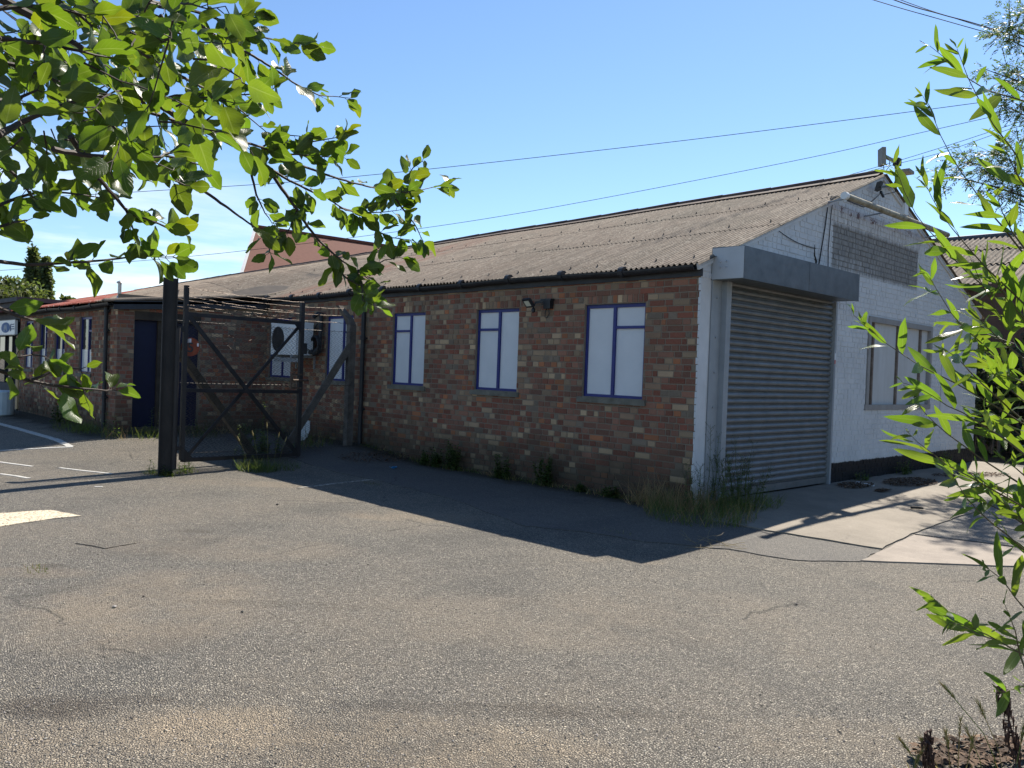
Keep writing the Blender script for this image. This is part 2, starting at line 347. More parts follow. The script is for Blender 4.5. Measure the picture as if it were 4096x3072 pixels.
MT['post'] = simple('weathered_concrete_post', (0.065, 0.056, 0.048), (0.145, 0.128, 0.11), 7, 0.95, 0.7, 50, dist=0.008)
MT['strut'] = simple('mossy_concrete_strut', (0.035, 0.03, 0.022), (0.09, 0.075, 0.055), 8, 0.95, 0.7, 40, dist=0.008)
MT['ac'] = simple('cream_white_enamel', (0.62, 0.63, 0.62), (0.72, 0.72, 0.70), 3, 0.35, 0.05)
MT['dark'] = simple('dark_plastic', (0.012, 0.012, 0.013), (0.022, 0.022, 0.024), 10, 0.45, 0.1)
MT['lens'] = simple('lamp_lens', (0.55, 0.54, 0.42), (0.65, 0.63, 0.5), 10, 0.25, 0.05)
MT['orange'] = simple('faded_red_orange_paint', (0.15, 0.022, 0.008), (0.25, 0.055, 0.016), 14, 0.6, 0.2)
MT['cable'] = simple('black_cable', (0.014, 0.014, 0.015), (0.02, 0.02, 0.022), 10, 0.6, 0.0)
MT['tubecover'] = simple('rust_stained_tube', (0.12, 0.10, 0.055), (0.36, 0.33, 0.24), 9, 0.5, 0.2)
MT['antenna'] = simple('weathered_antenna_plastic', (0.16, 0.15, 0.125), (0.26, 0.25, 0.22), 6, 0.6, 0.1)
MT['wood'] = simple('raw_pine', (0.42, 0.27, 0.13), (0.50, 0.33, 0.17), 3, 0.7, 0.2, stretch=(8, 8, 1))
MT['brownwood'] = simple('dark_brown_timber', (0.025, 0.018, 0.012), (0.06, 0.045, 0.03), 5, 0.8, 0.3)
MT['tile'] = None
MT['barrel'] = simple('pale_blue_white_plastic', (0.50, 0.58, 0.60), (0.62, 0.68, 0.68), 4, 0.5, 0.05)
MT['litter'] = simple('blue_plastic', (0.02, 0.22, 0.45), (0.05, 0.32, 0.60), 30, 0.35, 0.2)
MT['debris'] = simple('dirty_white_sheet', (0.42, 0.44, 0.45), (0.62, 0.64, 0.64), 5, 0.5, 0.1)
def frost():
    t = NT('frosted_film'); p = t.pos(); c = t.mix(t.noise(p, 2.5, 4), (0.42, 0.44, 0.45), (0.62, 0.64, 0.65))
    return t.fin(t.bsdf(c, 0.22, 0, 0.5))
MT['film'] = frost()
def glass_mat():
    t = NT('dark_window_glass'); p = t.pos(); c = t.mix(t.noise(p, 1.4, 4), (0.015, 0.018, 0.022), (0.06, 0.065, 0.07))
    return t.fin(t.bsdf(c, 0.04, 0, 0.8, t.bump(t.noise(p, 1.5, 2), 0.04, 0.02)))
MT['glass'] = glass_mat()
def tile_mat():
    t = NT('clay_roof_tiles'); p = t.pos(); z = t.sep(p)[2]
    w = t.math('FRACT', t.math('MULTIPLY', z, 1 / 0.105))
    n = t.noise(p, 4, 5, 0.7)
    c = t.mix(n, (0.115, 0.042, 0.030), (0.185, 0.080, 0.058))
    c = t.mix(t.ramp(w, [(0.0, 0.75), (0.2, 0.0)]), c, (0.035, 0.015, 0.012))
    return t.fin(t.bsdf(c, 0.85, 0, 0.25, t.bump(w, 0.6, 0.03)))
MT['tile'] = tile_mat()
def leaf_mat(name, top, trans, rough=0.42, tf=0.5, vein=True, var=0.25):
    t = NT(name); p = t.pos(); a = t.attr()
    uv = t.n('ShaderNodeUVMap').outputs[0]; u, v, _ = t.sep(uv)
    c = t.mix(1.0, top, a, 'MULTIPLY'); tc = t.mix(1.0, trans, a, 'MULTIPLY')
    nrm = None
    if vein:
        av = t.math('ABSOLUTE', t.math('SUBTRACT', v, 0.5))
        mid = t.ramp(av, [(0.0, 1.0), (0.045, 0.0)])
        sv = t.math('FRACT', t.math('SUBTRACT', t.math('MULTIPLY', u, 8.0), t.math('MULTIPLY', av, 5.0)))
        side = t.ramp(sv, [(0.0, 0.45), (0.13, 0.0)])
        vv = t.math('MAXIMUM', mid, side)
        tc = t.mix(t.math('MULTIPLY', vv, 0.45), tc, (0.34, 0.42, 0.10)); c = t.mix(t.math('MULTIPLY', vv, 0.35), c, (0.20, 0.25, 0.09))
        nrm = t.bump(vv, 0.35, 0.002)
    bl = t.ramp(t.noise(p, 26, 4, 0.6), [(0.35, 0.0), (0.75, 0.5)])
    tc = t.mix(bl, tc, t.mix(0.5, tc, (0.10, 0.16, 0.015)))
    p1 = t.bsdf(c, rough, 0, 0.45, nrm)
    tr = t.n('ShaderNodeBsdfTranslucent'); t.l(tc, tr.inputs[0])
    m = t.n('ShaderNodeMixShader'); m.inputs[0].default_value = tf; t.l(p1, m.inputs[1]); t.l(tr.outputs[0], m.inputs[2])
    return t.fin(m.outputs[0])
MT['sallow'] = leaf_mat('sallow_leaf', (0.045, 0.074, 0.022), (0.135, 0.215, 0.011), 0.38, 0.52)
MT['willow'] = leaf_mat('willow_leaf', (0.055, 0.095, 0.028), (0.165, 0.265, 0.016), 0.34, 0.5)
MT['ash'] = leaf_mat('ash_leaf', (0.055, 0.085, 0.030), (0.12, 0.19, 0.03), 0.5, 0.4, False)
MT['far_leaf'] = leaf_mat('distant_leaf', (0.070, 0.095, 0.035), (0.15, 0.20, 0.045), 0.6, 0.4, False)
MT['dark_leaf'] = leaf_mat('dark_hedge_leaf', (0.028, 0.042, 0.018), (0.05, 0.08, 0.015), 0.5, 0.3, False)
MT['weed'] = leaf_mat('weed_leaf', (0.060, 0.090, 0.030), (0.20, 0.30, 0.04), 0.5, 0.45, False)
MT['straw'] = leaf_mat('dry_grass', (0.30, 0.24, 0.13), (0.34, 0.28, 0.13), 0.7, 0.4, False)
MT['dead'] = simple('dead_brown_stem', (0.030, 0.014, 0.010), (0.075, 0.035, 0.022), 20, 0.8, 0.3)
MT['litterleaf'] = simple('brown_leaf_litter', (0.05, 0.03, 0.018), (0.16, 0.10, 0.06), 15, 0.9, 0.2, useattr=True)
MT['bark'] = simple('dark_twig_bark', (0.020, 0.014, 0.012), (0.060, 0.040, 0.032), 30, 0.75, 0.4)
MT['willow_bark'] = simple('olive_twig_bark', (0.055, 0.050, 0.020), (0.11, 0.085, 0.035), 30, 0.6, 0.3)
MT['trunk'] = simple('grey_bark', (0.05, 0.042, 0.033), (0.13, 0.11, 0.09), 10, 0.9, 0.8, 30, dist=0.02)
def stone_mat():
    t = NT('loose_stone'); p = t.pos()
    return t.fin(t.bsdf(t.mix(t.math('MULTIPLY', t.noise(p, 90, 3), 0.6), t.attr(), (0.10, 0.09, 0.08)), 0.85, 0, 0.3))
MT['stone'] = stone_mat()

# ------------------------------------------------------------------ ground
def axis(lo, hi, fine, a, b):
    xs = [lo]; g = []
    x = a
    while x < b: g.append(x); x += fine
    g.append(b)
    left = []; s = fine; x = a
    while x > lo: s *= 1.5; x -= s; left.append(max(x, lo))
    right = []; s = fine; x = b
    while x < hi: s *= 1.5; x += s; right.append(min(x, hi))
    return left[::-1] + g + right
mb = MB(); XS = axis(-900, 900, 0.25, -14, 9); YS = axis(-900, 900, 0.25, -11, 11)
nx = len(XS); vs = [(x, y, gh(x, y)) for y in YS for x in XS]
mb.add(vs, [(j * nx + i, j * nx + i + 1, (j + 1) * nx + i + 1, (j + 1) * nx + i) for j in range(len(YS) - 1) for i in range(nx - 1)])
tag(mb.build('ground', MT['asphalt'], smooth=True), 'worn grey asphalt yard with dusty patches and loose chippings', kind='structure')

def sheet(name, poly, m, label, lift=0.006, step=0.15, jag=0.0):     # a thin sheet over the ground following it
    import bmesh
    bm = bmesh.new(); pts = []
    k = len(poly)
    for i in range(k):
        a = Vector(poly[i][:2]); b = Vector(poly[(i + 1) % k][:2]); n = max(1, int((b - a).length / step))
        for q in range(n):
            p = a.lerp(b, q / n)
            if jag: p = p + Vector((rnd.uniform(-jag, jag), rnd.uniform(-jag, jag)))
            pts.append(p)
    f = bm.faces.new([bm.verts.new((p.x, p.y, 0)) for p in pts])
    x0 = min(p.x for p in pts); x1 = max(p.x for p in pts); y0 = min(p.y for p in pts); y1 = max(p.y for p in pts)
    for ax, lo, hi in ((0, x0, x1), (1, y0, y1)):
        g = math.ceil(lo / 0.25) * 0.25
        while g < hi:
            no = Vector((1, 0, 0)) if ax == 0 else Vector((0, 1, 0))
            bmesh.ops.bisect_plane(bm, geom=bm.verts[:] + bm.edges[:] + bm.faces[:], plane_co=no * g, plane_no=no)
            g += 0.25
    ring = []
    for v in bm.verts: v.co.z = gh(v.co.x, v.co.y) + lift
    edges = [e for e in bm.edges if len(e.link_faces) == 1]
    r = bmesh.ops.extrude_edge_only(bm, edges=edges)
    for v in r['geom']:
        if isinstance(v, bmesh.types.BMVert): v.co.z -= lift + 0.01
    bmesh.ops.recalc_face_normals(bm, faces=bm.faces[:])
    me = bpy.data.meshes.new(name); bm.to_mesh(me); bm.free(); me.materials.append(m)
    me.color_attributes.new('Col', 'FLOAT_COLOR', 'POINT')
    o = bpy.data.objects.new(name, me); COL.objects.link(o)
    return tag(o, label, kind='structure')
G2 = lambda x, y: gnd(x, y).xy
sheet('concrete_pavement', [(0.30, -0.22), G2(2817, 2080), G2(3075, 2126), G2(3300, 2162), G2(3526, 2198), G2(3648, 2139), G2(3815, 2076), (1.84, 5.0), (1.84, 9.6), (0.03, 9.6), (0.03, 0.15)], MT['conc'], 'pale concrete apron in front of the roller shutter', 0.014, 0.15, 0.012)
sheet('tarmac_strip', [(-9.5, -1.2), G2(1250, 1862), G2(1560, 1935), G2(1850, 2010), G2(2100, 2107), G2(2330, 2130), G2(2600, 2172), G2(2912, 2198), G2(3183, 2243), G2(3436, 2249), G2(3524, 2203), G2(3300, 2167), G2(3075, 2131), G2(2815, 2085), (0.28, -0.23), (0.02, 0.14), (0.02, -0.004), (-9.9, -0.004)], MT['tarmac'], 'smooth dark tarmac strip along the foot of the brick wall', 0.008, 0.12, 0.022)
sheet('scoured_pavement', [G2(3445, 2247), G2(3760, 2258), G2(4096, 2270), G2(4500, 2290), G2(4500, 2255), G2(4096, 2200), G2(3870, 2170), G2(3655, 2143), G2(3535, 2202)], MT['conc_pale'], 'scoured pale concrete slab at the right of the yard', 0.012, 0.2, 0.008)
sheet('tarmac_slab', [G2(3660, 2138), G2(3870, 2164), G2(4096, 2193), G2(4500, 2248), (6.5, 3.5), (9, 10), (1.87, 10), (1.87, 5.0), G2(3820, 2078)], MT['tarmac2'], 'grey tarmac slab right of the concrete apron', 0.009, 0.2, 0.006)
def stripe(name, pts, w, m, label):
    poly = []; a = [Vector(p[:2]) for p in pts]
    L = []; Rr = []
    for i, p in enumerate(a):
        t = (a[min(i + 1, len(a) - 1)] - a[max(i - 1, 0)]).normalized(); nrm = Vector((-t.y, t.x))
        L.append(p + nrm * w / 2); Rr.append(p - nrm * w / 2)
    sheet(name, L + Rr[::-1], m, label, 0.006, 0.2, 0.005)
_a = G2(60, 1712); _b = G2(282, 1788)
stripe('parking_line', [_b + (_a - _b) * 2.2, _b], 0.10, MT['line'], 'white parking bay line beside the brick side wing')
stripe('bay_end_line', [G2(290, 1788), G2(0, 1803), G2(-500, 1830)], 0.06, MT['line'], 'white cross line closing the parking bay')
stripe('broken_line', [G2(-200, 1825), G2(0, 1849), G2(130, 1866)], 0.055, MT['line'], 'worn broken white line at the left of the yard')
stripe('broken_line', [G2(240, 1872), G2(330, 1883), G2(450, 1896)], 0.055, MT['line'], 'faded white line running up to the gate post')
stripe('broken_line', [G2(0, 1896), G2(60, 1904), G2(115, 1914)], 0.055, MT['line'], 'short white dash left of the post shadow')
stripe('broken_line', [G2(378, 1948), G2(412, 1948)], 0.04, MT['line'], 'tiny white dash in front of the post shadow')
stripe('faint_line', [G2(1190, 1953), G2(1320, 1937), G2(1420, 1926), G2(1640, 1900)], 0.05, MT['line_faint'], 'faint worn line in the shade of the wall')
sheet('tarmac_patch', [G2(300, 2175), G2(430, 2128), G2(520, 2140), G2(540, 2175), G2(420, 2196)], MT['asphalt'], 'small smooth grey tarmac repair at the left of the yard', 0.007, 0.12, 0.012)
sheet('stone_patch', [G2(-300, 2075), G2(0, 2056), G2(200, 2042), G2(325, 2066), G2(200, 2078), G2(0, 2108), G2(-320, 2160)], MT['chip'], 'rectangular cream stone chip patch in the asphalt', 0.008, 0.1, 0.012)

# ------------------------------------------------------------------ brick walls
def mixc(a, b, t): return tuple(a[i] + (b[i] - a[i]) * t for i in range(3))
def brick_colour(r, buff):
    k = r.random()
    if k < 0.05: c = (0.38, 0.30, 0.20)
    elif k < 0.12 + 0.16 * buff: c = (0.29, 0.225, 0.155)
    elif k < 0.18 + 0.28 * buff: c = (0.235, 0.165, 0.115)
    elif k < 0.25 + 0.30 * buff: c = (0.185, 0.16, 0.13)
    elif k < 0.30 + 0.32 * buff: c = (0.32, 0.13, 0.062)
    elif k < 0.55 + 0.22 * buff: c = (0.205, 0.072, 0.048)
    elif k < 0.80 + 0.1 * buff: c = (0.175, 0.085, 0.062)
    else: c = (0.225, 0.115, 0.082)
    s = r.uniform(0.72, 1.18) * (1.2 if k < 0.1 else 1.0); c = (c[0] * 1.14, c[1] * 1.0, c[2] * 0.88)
    return tuple(x * s for x in c)
def brickwork(mb, o, u, n, L, H, openings, seed, soldiers=(), buff=lambda a, z: 0.3, proud=0.006, paint=None, top=None, z0=0.0, jitter=0.003, mi=0, hd=8.3):
    """courses of single bricks laid proud of the mortar plane; u along, n outward"""
    r = random.Random(seed); o = Vector(o); u = Vector(u); n = Vector(n); Z = Vector((0, 0, 1))
    def one(a, b, c, d):
        if b - a < 0.018 or d - c < 0.015: return
        p = proud + r.uniform(-1, 1) * jitter; e = 0.004
        col = paint or brick_colour(r, buff(a, c))
        jj = lambda: r.uniform(-0.0015, 0.0015)
        back = [(a, c), (b, c), (b, d), (a, d)]; front = [(a + e, c + e), (b - e, c + e), (b - e, d - e), (a + e, d - e)]
        vs = [o + u * (x + jj()) + Z * (y + jj()) - n * 0.004 for x, y in back] + [o + u * (x + jj()) + Z * (y + jj()) + n * p for x, y in front]
        fs = [(4, 5, 6, 7), (0, 1, 5, 4), (1, 2, 6, 5), (2, 3, 7, 6), (3, 0, 4, 7)]
        if u.cross(Z).dot(n) < 0: fs = [f[::-1] for f in fs]
        mb.add(vs, fs, mi, col)
    nc = int((H - z0) / 0.075)
    for k in range(nc + 1):
        c = z0 + k * 0.075 + 0.005; d = min(c + 0.065, H)
        if d - c < 0.03: continue
        cuts = []
        for (a0, a1, c0, c1) in list(openings) + list(soldiers):
            if d > c0 + 0.03 and c < c1 - 0.03: cuts.append((a0, a1))
        lim = L
        a = -r.uniform(0, 0.1) if k % 2 else -0.11
        kind = k % 2
        while a < lim:
            w = 0.215 if r.random() < ((0.45 if k % 2 == 0 else 0.2) if a > hd else 0.14) else 0.1025
            if r.random() < 0.08: w = 0.16
            if r.random() < 0.10: w = 0.065
            b = a + w; s0 = max(a, 0.0); s1 = min(b, lim); segs = [(s0, s1)]
            for (q0, q1) in cuts:
                ns = []
                for (x0, x1) in segs:
                    if q1 + 0.004 <= x0 or q0 - 0.004 >= x1: ns.append((x0, x1)); continue
                    if x0 < q0 - 0.012: ns.append((x0, q0 - 0.003))
                    if x1 > q1 + 0.012: ns.append((q1 + 0.003, x1))
                segs = ns
            for (x0, x1) in segs:
                if top and d + 0.01 > min(top(x0), top(x1)): continue
                one(x0, x1, c, d)
            a = b + 0.010
    for (a0, a1, c0, c1) in soldiers:
        a = a0 + 0.004
        while a < a1 - 0.03:
            w = 0.065 + r.uniform(-0.004, 0.006); one(a, min(a + w, a1 - 0.004), c0 + 0.008, c1 - 0.006); a += w + 0.011
def plane_with_holes(mb, o, u, n, L, zb, zt, holes, depth, mi=0, mi_rev=0):
    """flat wall face split round rectangular openings, with reveals going back by depth"""
    o = Vector(o); u = Vector(u); n = Vector(n); Z = Vector((0, 0, 1))
    us = sorted({0.0, L} | {h[0] for h in holes} | {h[1] for h in holes}); zs = sorted({zb, zt} | {h[2] for h in holes} | {h[3] for h in holes})
    flip = u.cross(Z).dot(n) < 0
    def q(a, b, c, d, m):
        mb.add([a, b, c, d], [(3, 2, 1, 0) if flip else (0, 1, 2, 3)], m)
    P = lambda a, z, k=0.0: o + u * a + Z * z - n * k
    for i in range(len(us) - 1):
        for j in range(len(zs) - 1):
            cu = (us[i] + us[i + 1]) / 2; cz = (zs[j] + zs[j + 1]) / 2
            if any(h[0] < cu < h[1] and h[2] < cz < h[3] for h in holes): continue
            q(P(us[i], zs[j]), P(us[i + 1], zs[j]), P(us[i + 1], zs[j + 1]), P(us[i], zs[j + 1]), mi)
    for (a0, a1, c0, c1) in holes:
        q(P(a0, c0), P(a0, c1), P(a0, c1, depth), P(a0, c0, depth), mi_rev); q(P(a1, c1), P(a1, c0), P(a1, c0, depth), P(a1, c1, depth), mi_rev)
        q(P(a0, c1), P(a1, c1), P(a1, c1, depth), P(a0, c1, depth), mi_rev); q(P(a1, c0), P(a0, c0), P(a0, c0, depth), P(a1, c0, depth), mi_rev)

ZT, ZB = 2.152, 1.000
WINX = [(-1.702, -0.757), (-3.773, -2.895), (-5.825, -4.975), (-7.86, -6.99), (-9.995, -9.125)]
shop = thing('brick_workshop', (0, 0, 0), 'long single storey brick workshop with corrugated roof, white gable end and steel shutter', 'building')
LW = 10.1
holes = [(a + LW, b + LW, ZB, ZT) for a, b in WINX]
sold = [(a + LW - 0.03, b + LW + 0.03, ZT, ZT + 0.112) for a, b in WINX]
mb = MB()
plane_with_holes(mb, (-LW, 0, 0), (1, 0, 0), (0, -1, 0), LW, -0.40, 2.56, holes, 0.09, 1, 1)
brickwork(mb, (-LW, 0, 0), (1, 0, 0), (0, -1, 0), LW, 2.44, holes, 11, sold, lambda a, z: (0.75 if a < 6.5 else max(0.0, 0.75 - (a - 6.5) * 0.25)) * (1.0 if z > 0.9 else 0.35), z0=-0.3)
mb.build('brick_wall', [MT['brick'], MT['mortar']], shop)

def window(parent, a, b, zb, zt, y, layout, panel, side=1, frame=MT['blue'], nm='window'):
    """steel window in the wall plane y (facing -y): frame part with panes and sill as sub-parts"""
    w = 0.034; yy = y + 0.035; f = MB()
    f.box(a, b, yy, yy + 0.04, zt - w * 1.3, zt); f.box(a, b, yy, yy + 0.04, zb, zb + w)
    f.box(a, a + w, yy, yy + 0.04, zb + w, zt - w * 1.3); f.box(b - w, b, yy, yy + 0.04, zb + w, zt - w * 1.3)
    m = a + (b - a) * layout[0]
    f.box(m - w * 0.62, m + w * 0.62, yy - 0.006, yy + 0.036, zb + w, zt - w * 1.3)
    tz = zt - (zt - zb) * 0.25
    if layout[1] == 'L': f.box(a + w, m - w * 0.62, yy - 0.003, yy + 0.035, tz - w * 0.5, tz + w * 0.5)
    else: f.box(m + w * 0.62, b - w, yy - 0.003, yy + 0.035, tz - w * 0.5, tz + w * 0.5)
    fo = f.build(nm, frame, parent)
    p = MB()
    if panel == 'board':
        p.box(a + 0.01, b - 0.01, yy + 0.02, yy + 0.03, zb + 0.01, zt - 0.01); p.build('panel', MT['board'], fo)
    else:
        p.box(a + 0.01, b - 0.01, yy + 0.02, yy + 0.026, zb + 0.01, zt - 0.01); p.build('pane', MT['glass'], fo)
        q = MB(); zf = zb + (zt - zb) * 0.42
        q.box(a + 0.04, m - 0.03, yy + 0.012, yy + 0.015, zb + 0.03, zf); q.box(m + 0.03, b - 0.04, yy + 0.012, yy + 0.015, zb + 0.03, zf)
        q.build('frosted_film', MT['film'], fo)
    s = MB(); s.obox((a - 0.06, y - 0.035, zb - 0.075), (b - a + 0.12, 0, 0), (0, 0.13, 0), (0, 0, 0.068)); s.build('sill', MT['sill'], fo)
    return fo
LAY = [(0.485, 'R'), (0.52, 'L'), (0.52, 'L'), (0.60, 'R'), (0.55, 'L')]
WL = ['boarded window nearest the white corner', 'boarded window left of the floodlight', 'boarded window right of the black downpipe', 'boarded window behind the concrete fence post', 'boarded window half hidden behind the air conditioner']
for (a, b), lay, wl in zip(WINX, LAY, WL): window(shop, a, b, ZB, ZT, 0.0, lay, 'board')['label'] = wl

# roof: surface height over the plan
YR = 4.75
def zridge(x): return 4.455 + 0.0115 * x + 0.006 * math.sin(x * 1.3)
def zroof(x, y):
    zr = zridge(x); e = 2.59 + 0.010 * math.sin(x * 0.9)
    if y > YR: return zr + (2.70 - zr) * (y - YR) / (9.55 - YR)
    main = e + (zr - e) * y / YR
    if x > -10.1: return main
    k = ss((-10.1 - x) / 3.0)
    p1 = main if y > 0 else e + 0.115 * y
    p2 = 2.26 + (zr - 2.26) * (y + 3.0) / (YR + 3.0)
    return p1 * (1 - k) + p2 * k
def corrugated(mb, x0, x1, tiers, pitch=0.076, amp=0.015, spw=8, zf=zroof, ny=3):
    n = int(abs(x1 - x0) / pitch * spw)
    for ti, (ya, yb, lift) in enumerate(tiers):
        vs = []
        jr = {}
        for i in range(n + 1):
            x = x0 + (x1 - x0) * i / n; sh = int((x + 100) / 0.61)
            if sh not in jr: jr[sh] = (rnd.uniform(-0.02, 0.02), rnd.uniform(0, 0.006))
            dj, dl = jr[sh]
            for j in range(ny + 1):
                y = ya + (yb - ya) * j / ny + (dj if j == 0 else 0)
                vs.append((x, y, zf(x, y) + amp * math.sin(2 * PI * x / pitch) + lift * (1 - j / ny) + dl * (1 - j / ny)))
        k = ny + 1
        mb.add(vs, [(i * k + j, (i + 1) * k + j, (i + 1) * k + j + 1, i * k + j + 1) for i in range(n) for j in range(ny)])
mb = MB()
corrugated(mb, -10.1, 0.07, [(-0.13, 1.72, 0.004), (1.62, 3.32, 0.004), (3.22, YR, 0.004)])
corrugated(mb, -31.0, -10.1, [(-3.08, -0.1, 0.015), (-0.15, 1.72, 0.004), (1.62, 3.32, 0.004), (3.22, YR, 0.004)], spw=6)
corrugated(mb, -31.0, 0.07, [(YR, 9.75, 0.0)], 0.152, 0.011, 4)
for ty in (0.15, 1.85, 3.45):                                    # roofing bolts and washers on the purlin lines
    x = -0.25
    while x > -12:
        xb = round(x / 0.076) * 0.076 + 0.019; z = zroof(xb, ty) + 0.028
        mb.tube([(xb, ty, z - 0.01), (xb, ty, z + 0.018)], [0.011, 0.006], 5); x -= rnd.choice((0.456, 0.532, 0.608))
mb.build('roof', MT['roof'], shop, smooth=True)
mb = MB()                                                        # unseen dark backing added under the sheets so no light passes
for (x0, x1, y0, y1) in ((-10.1, 0.03, -0.06, YR), (-31, -10.1, -2.98, YR), (-31, 0.03, YR, 9.6)):
    for i in range(8):
        a = x0 + (x1 - x0) * i / 8; b = x0 + (x1 - x0) * (i + 1) / 8
        for j in range(6):
            c = y0 + (y1 - y0) * j / 6; d = y0 + (y1 - y0) * (j + 1) / 6
            mb.add([(p, q, zroof(p, q) - 0.04) for p, q in ((a, c), (b, c), (b, d), (a, d))], [(0, 1, 2, 3)])
mb.build('roof_light_block', MT['brownwood'], shop)
mb = MB()
x = 0.0
while x > -30.5:                                                 # ridge capping in lengths
    x2 = x - 0.92
    for s in (-1, 1):
        pts = []
        for xx in (x, x2):
            zr = zridge(xx) + 0.055
            pts += [Vector((xx, YR, zr)), Vector((xx, YR + s * 0.17, zroof(xx, YR + s * 0.17) + 0.035))]
        mb.add([pts[0], pts[2], pts[3], pts[1]], [(0, 1, 2, 3) if s > 0 else (3, 2, 1, 0)])
    mb.tube([(x, YR, zridge(x) + 0.058), (x2 + 0.01, YR, zridge(x2) + 0.05)], 0.034, 8)
    x = x2
mb.build('ridge_cap', simple('dark_ridge_tile', (0.05, 0.035, 0.03), (0.12, 0.085, 0.07), 6, 0.85, 0.4), shop)
# eaves: fascia and half round gutter
mb = MB(); mb.box(-9.95, 0.02, -0.035, -0.008, 2.418, 2.545); mb.build('fascia', MT['fascia'], shop)
def gutter(mb, x0, x1, y, z, r=0.058, sag=0.012):
    n = max(2, int(abs(x1 - x0) / 0.9))
    for i in range(n):
        a = x0 + (x1 - x0) * i / n; b = x0 + (x1 - x0) * (i + 1) / n
        za = z + sag * math.sin(a * 1.7); zb_ = z + sag * math.sin(b * 1.7); vs = []
        for xx, zz in ((a, za), (b, zb_)):
            for rr in (r, r - 0.006):
                for k in range(9):
                    t = PI + PI * k / 8; vs.append((xx, y + rr * math.cos(t), zz + rr * math.sin(t)))
        fs = []
        for k in range(8): fs += [(k, k + 1, 18 + k + 1, 18 + k), (9 + k + 1, 9 + k, 27 + k, 27 + k + 1)]
        fs += [(0, 18, 27, 9), (8, 17, 35, 26), tuple(range(9)) + tuple(range(17, 8, -1)), tuple(range(26, 17, -1)) + tuple(range(27, 36))]
        mb.add(vs, fs)
        mb.tube([(b, y - 0.005, zb_ - 0.006), (b + 0.07 * (1 if x0 < x1 else -1), y - 0.005, zb_ - 0.006)], r + 0.007, 10, cap=True)
mb = MB(); gutter(mb, -0.02, -9.9, -0.098, 2.535); mb.build('gutter', MT['black'], shop)
def downpipe(parent, x, y, zt, r=0.036):
    mb = MB(); mb.tube([(x, y, -0.12), (x, y, zt)], r, 10)
    for z in (0.55, 1.75, zt - 0.1): mb.tube([(x, y, z - 0.035), (x, y, z + 0.035)], r + 0.009, 10); mb.box(x - 0.065, x + 0.065, y + 0.01, y + 0.05, z - 0.012, z + 0.012)
    return mb.build('downpipe', MT['black'], parent, smooth=False)
downpipe(shop, -6.60, -0.055, 2.47)

# gable end (faces +x)
gz = lambda y: (zroof(0.0, y) - 0.03) if y <= YR else (zroof(0.0, y) - 0.03)
mb = MB()
def gq(y0, y1, z0, z1=None):
    zz0 = gz(y0) if z1 is None else z1; zz1 = gz(y1) if z1 is None else z1
    mb.add([(0, y0, z0), (0, y1, z0), (0, y1, zz1), (0, y0, zz0)], [(0, 1, 2, 3)])
SH = (0.46, 3.23, 2.42)                                          # shutter opening
GW = (4.488, 7.047, 0.910, 2.282)
gq(0, SH[0], -0.35); gq(SH[0], SH[1], SH[2]); gq(SH[1], GW[0], -0.35); gq(GW[0], YR, GW[3]); gq(YR, GW[1], GW[3]); gq(GW[0], GW[1], -0.35, GW[2]); gq(GW[1], 9.5, -0.35)
for (y0, y1, z0, z1) in ((GW[0], GW[1], GW[2], GW[3]), (SH[0], SH[1], -0.3, SH[2])):
    for a, b in (((y0, z0), (y0, z1)), ((y1, z1), (y1, z0)), ((y0, z1), (y1, z1)), ((y1, z0), (y0, z0))):
        mb.add([(0, a[0], a[1]), (0, b[0], b[1]), (-0.12, b[0], b[1]), (-0.12, a[0], a[1])], [(0, 1, 2, 3)])
brickwork(mb, (0, 0, 0), (0, 1, 0), (1, 0, 0), 9.5, 4.45, [(0.0, 3.37, -1, 2.42), (0.19, 3.18, 2.3, 2.76), (GW[0] - 0.03, GW[1] + 0.03, GW[2] - 0.03, GW[3] + 0.03), (7.58, 8.80, 0.78, 2.26)], 5, proud=0.0075, paint=(1, 1, 1), top=gz, z0=-0.3, jitter=0.003, hd=0.0)
mb.add([(0, 9.5, -0.4), (-31, 9.5, -0.4), (-31, 9.5, 2.62), (0, 9.5, 2.62)], [(0, 1, 2, 3)])
# painted return of the corner on the front wall and rough render edge
mb.add([(0.0, -0.012, 0.0), (0.0, 0.0, 0.0), (0.0, 0.0, 2.55), (0.0, -0.012, 2.55)], [(0, 1, 2, 3)])
for k in range(32):
    z = 0.01 + k * 0.075; mb.box(-0.012 - rnd.uniform(0, 0.018), 0.006, -0.0105 - rnd.uniform(0, 0.003), 0.0, z, z + 0.062 + rnd.uniform(0, 0.013))
# verge board
for y0, y1 in ((-0.10, YR), (YR, 9.6)):
    a = Vector((0.012, y0, zroof(0, y0) - 0.035)); b = Vector((0.012, y1, zroof(0, y1) - 0.035)); mb.bar(a, b, 0.03, 0.075)
mb.build('gable_wall', MT['white'], shop)
# end walls and the dark inside
mb = MB(); mb.add([(-31, -2.85, -0.2), (-31, 9.5, -0.2), (-31, 9.5, 2.6), (-31, YR, 4.05), (-31, -2.85, 2.2)], [(0, 1, 2, 3, 4)])
mb.build('end_wall', MT['mortar'], shop)

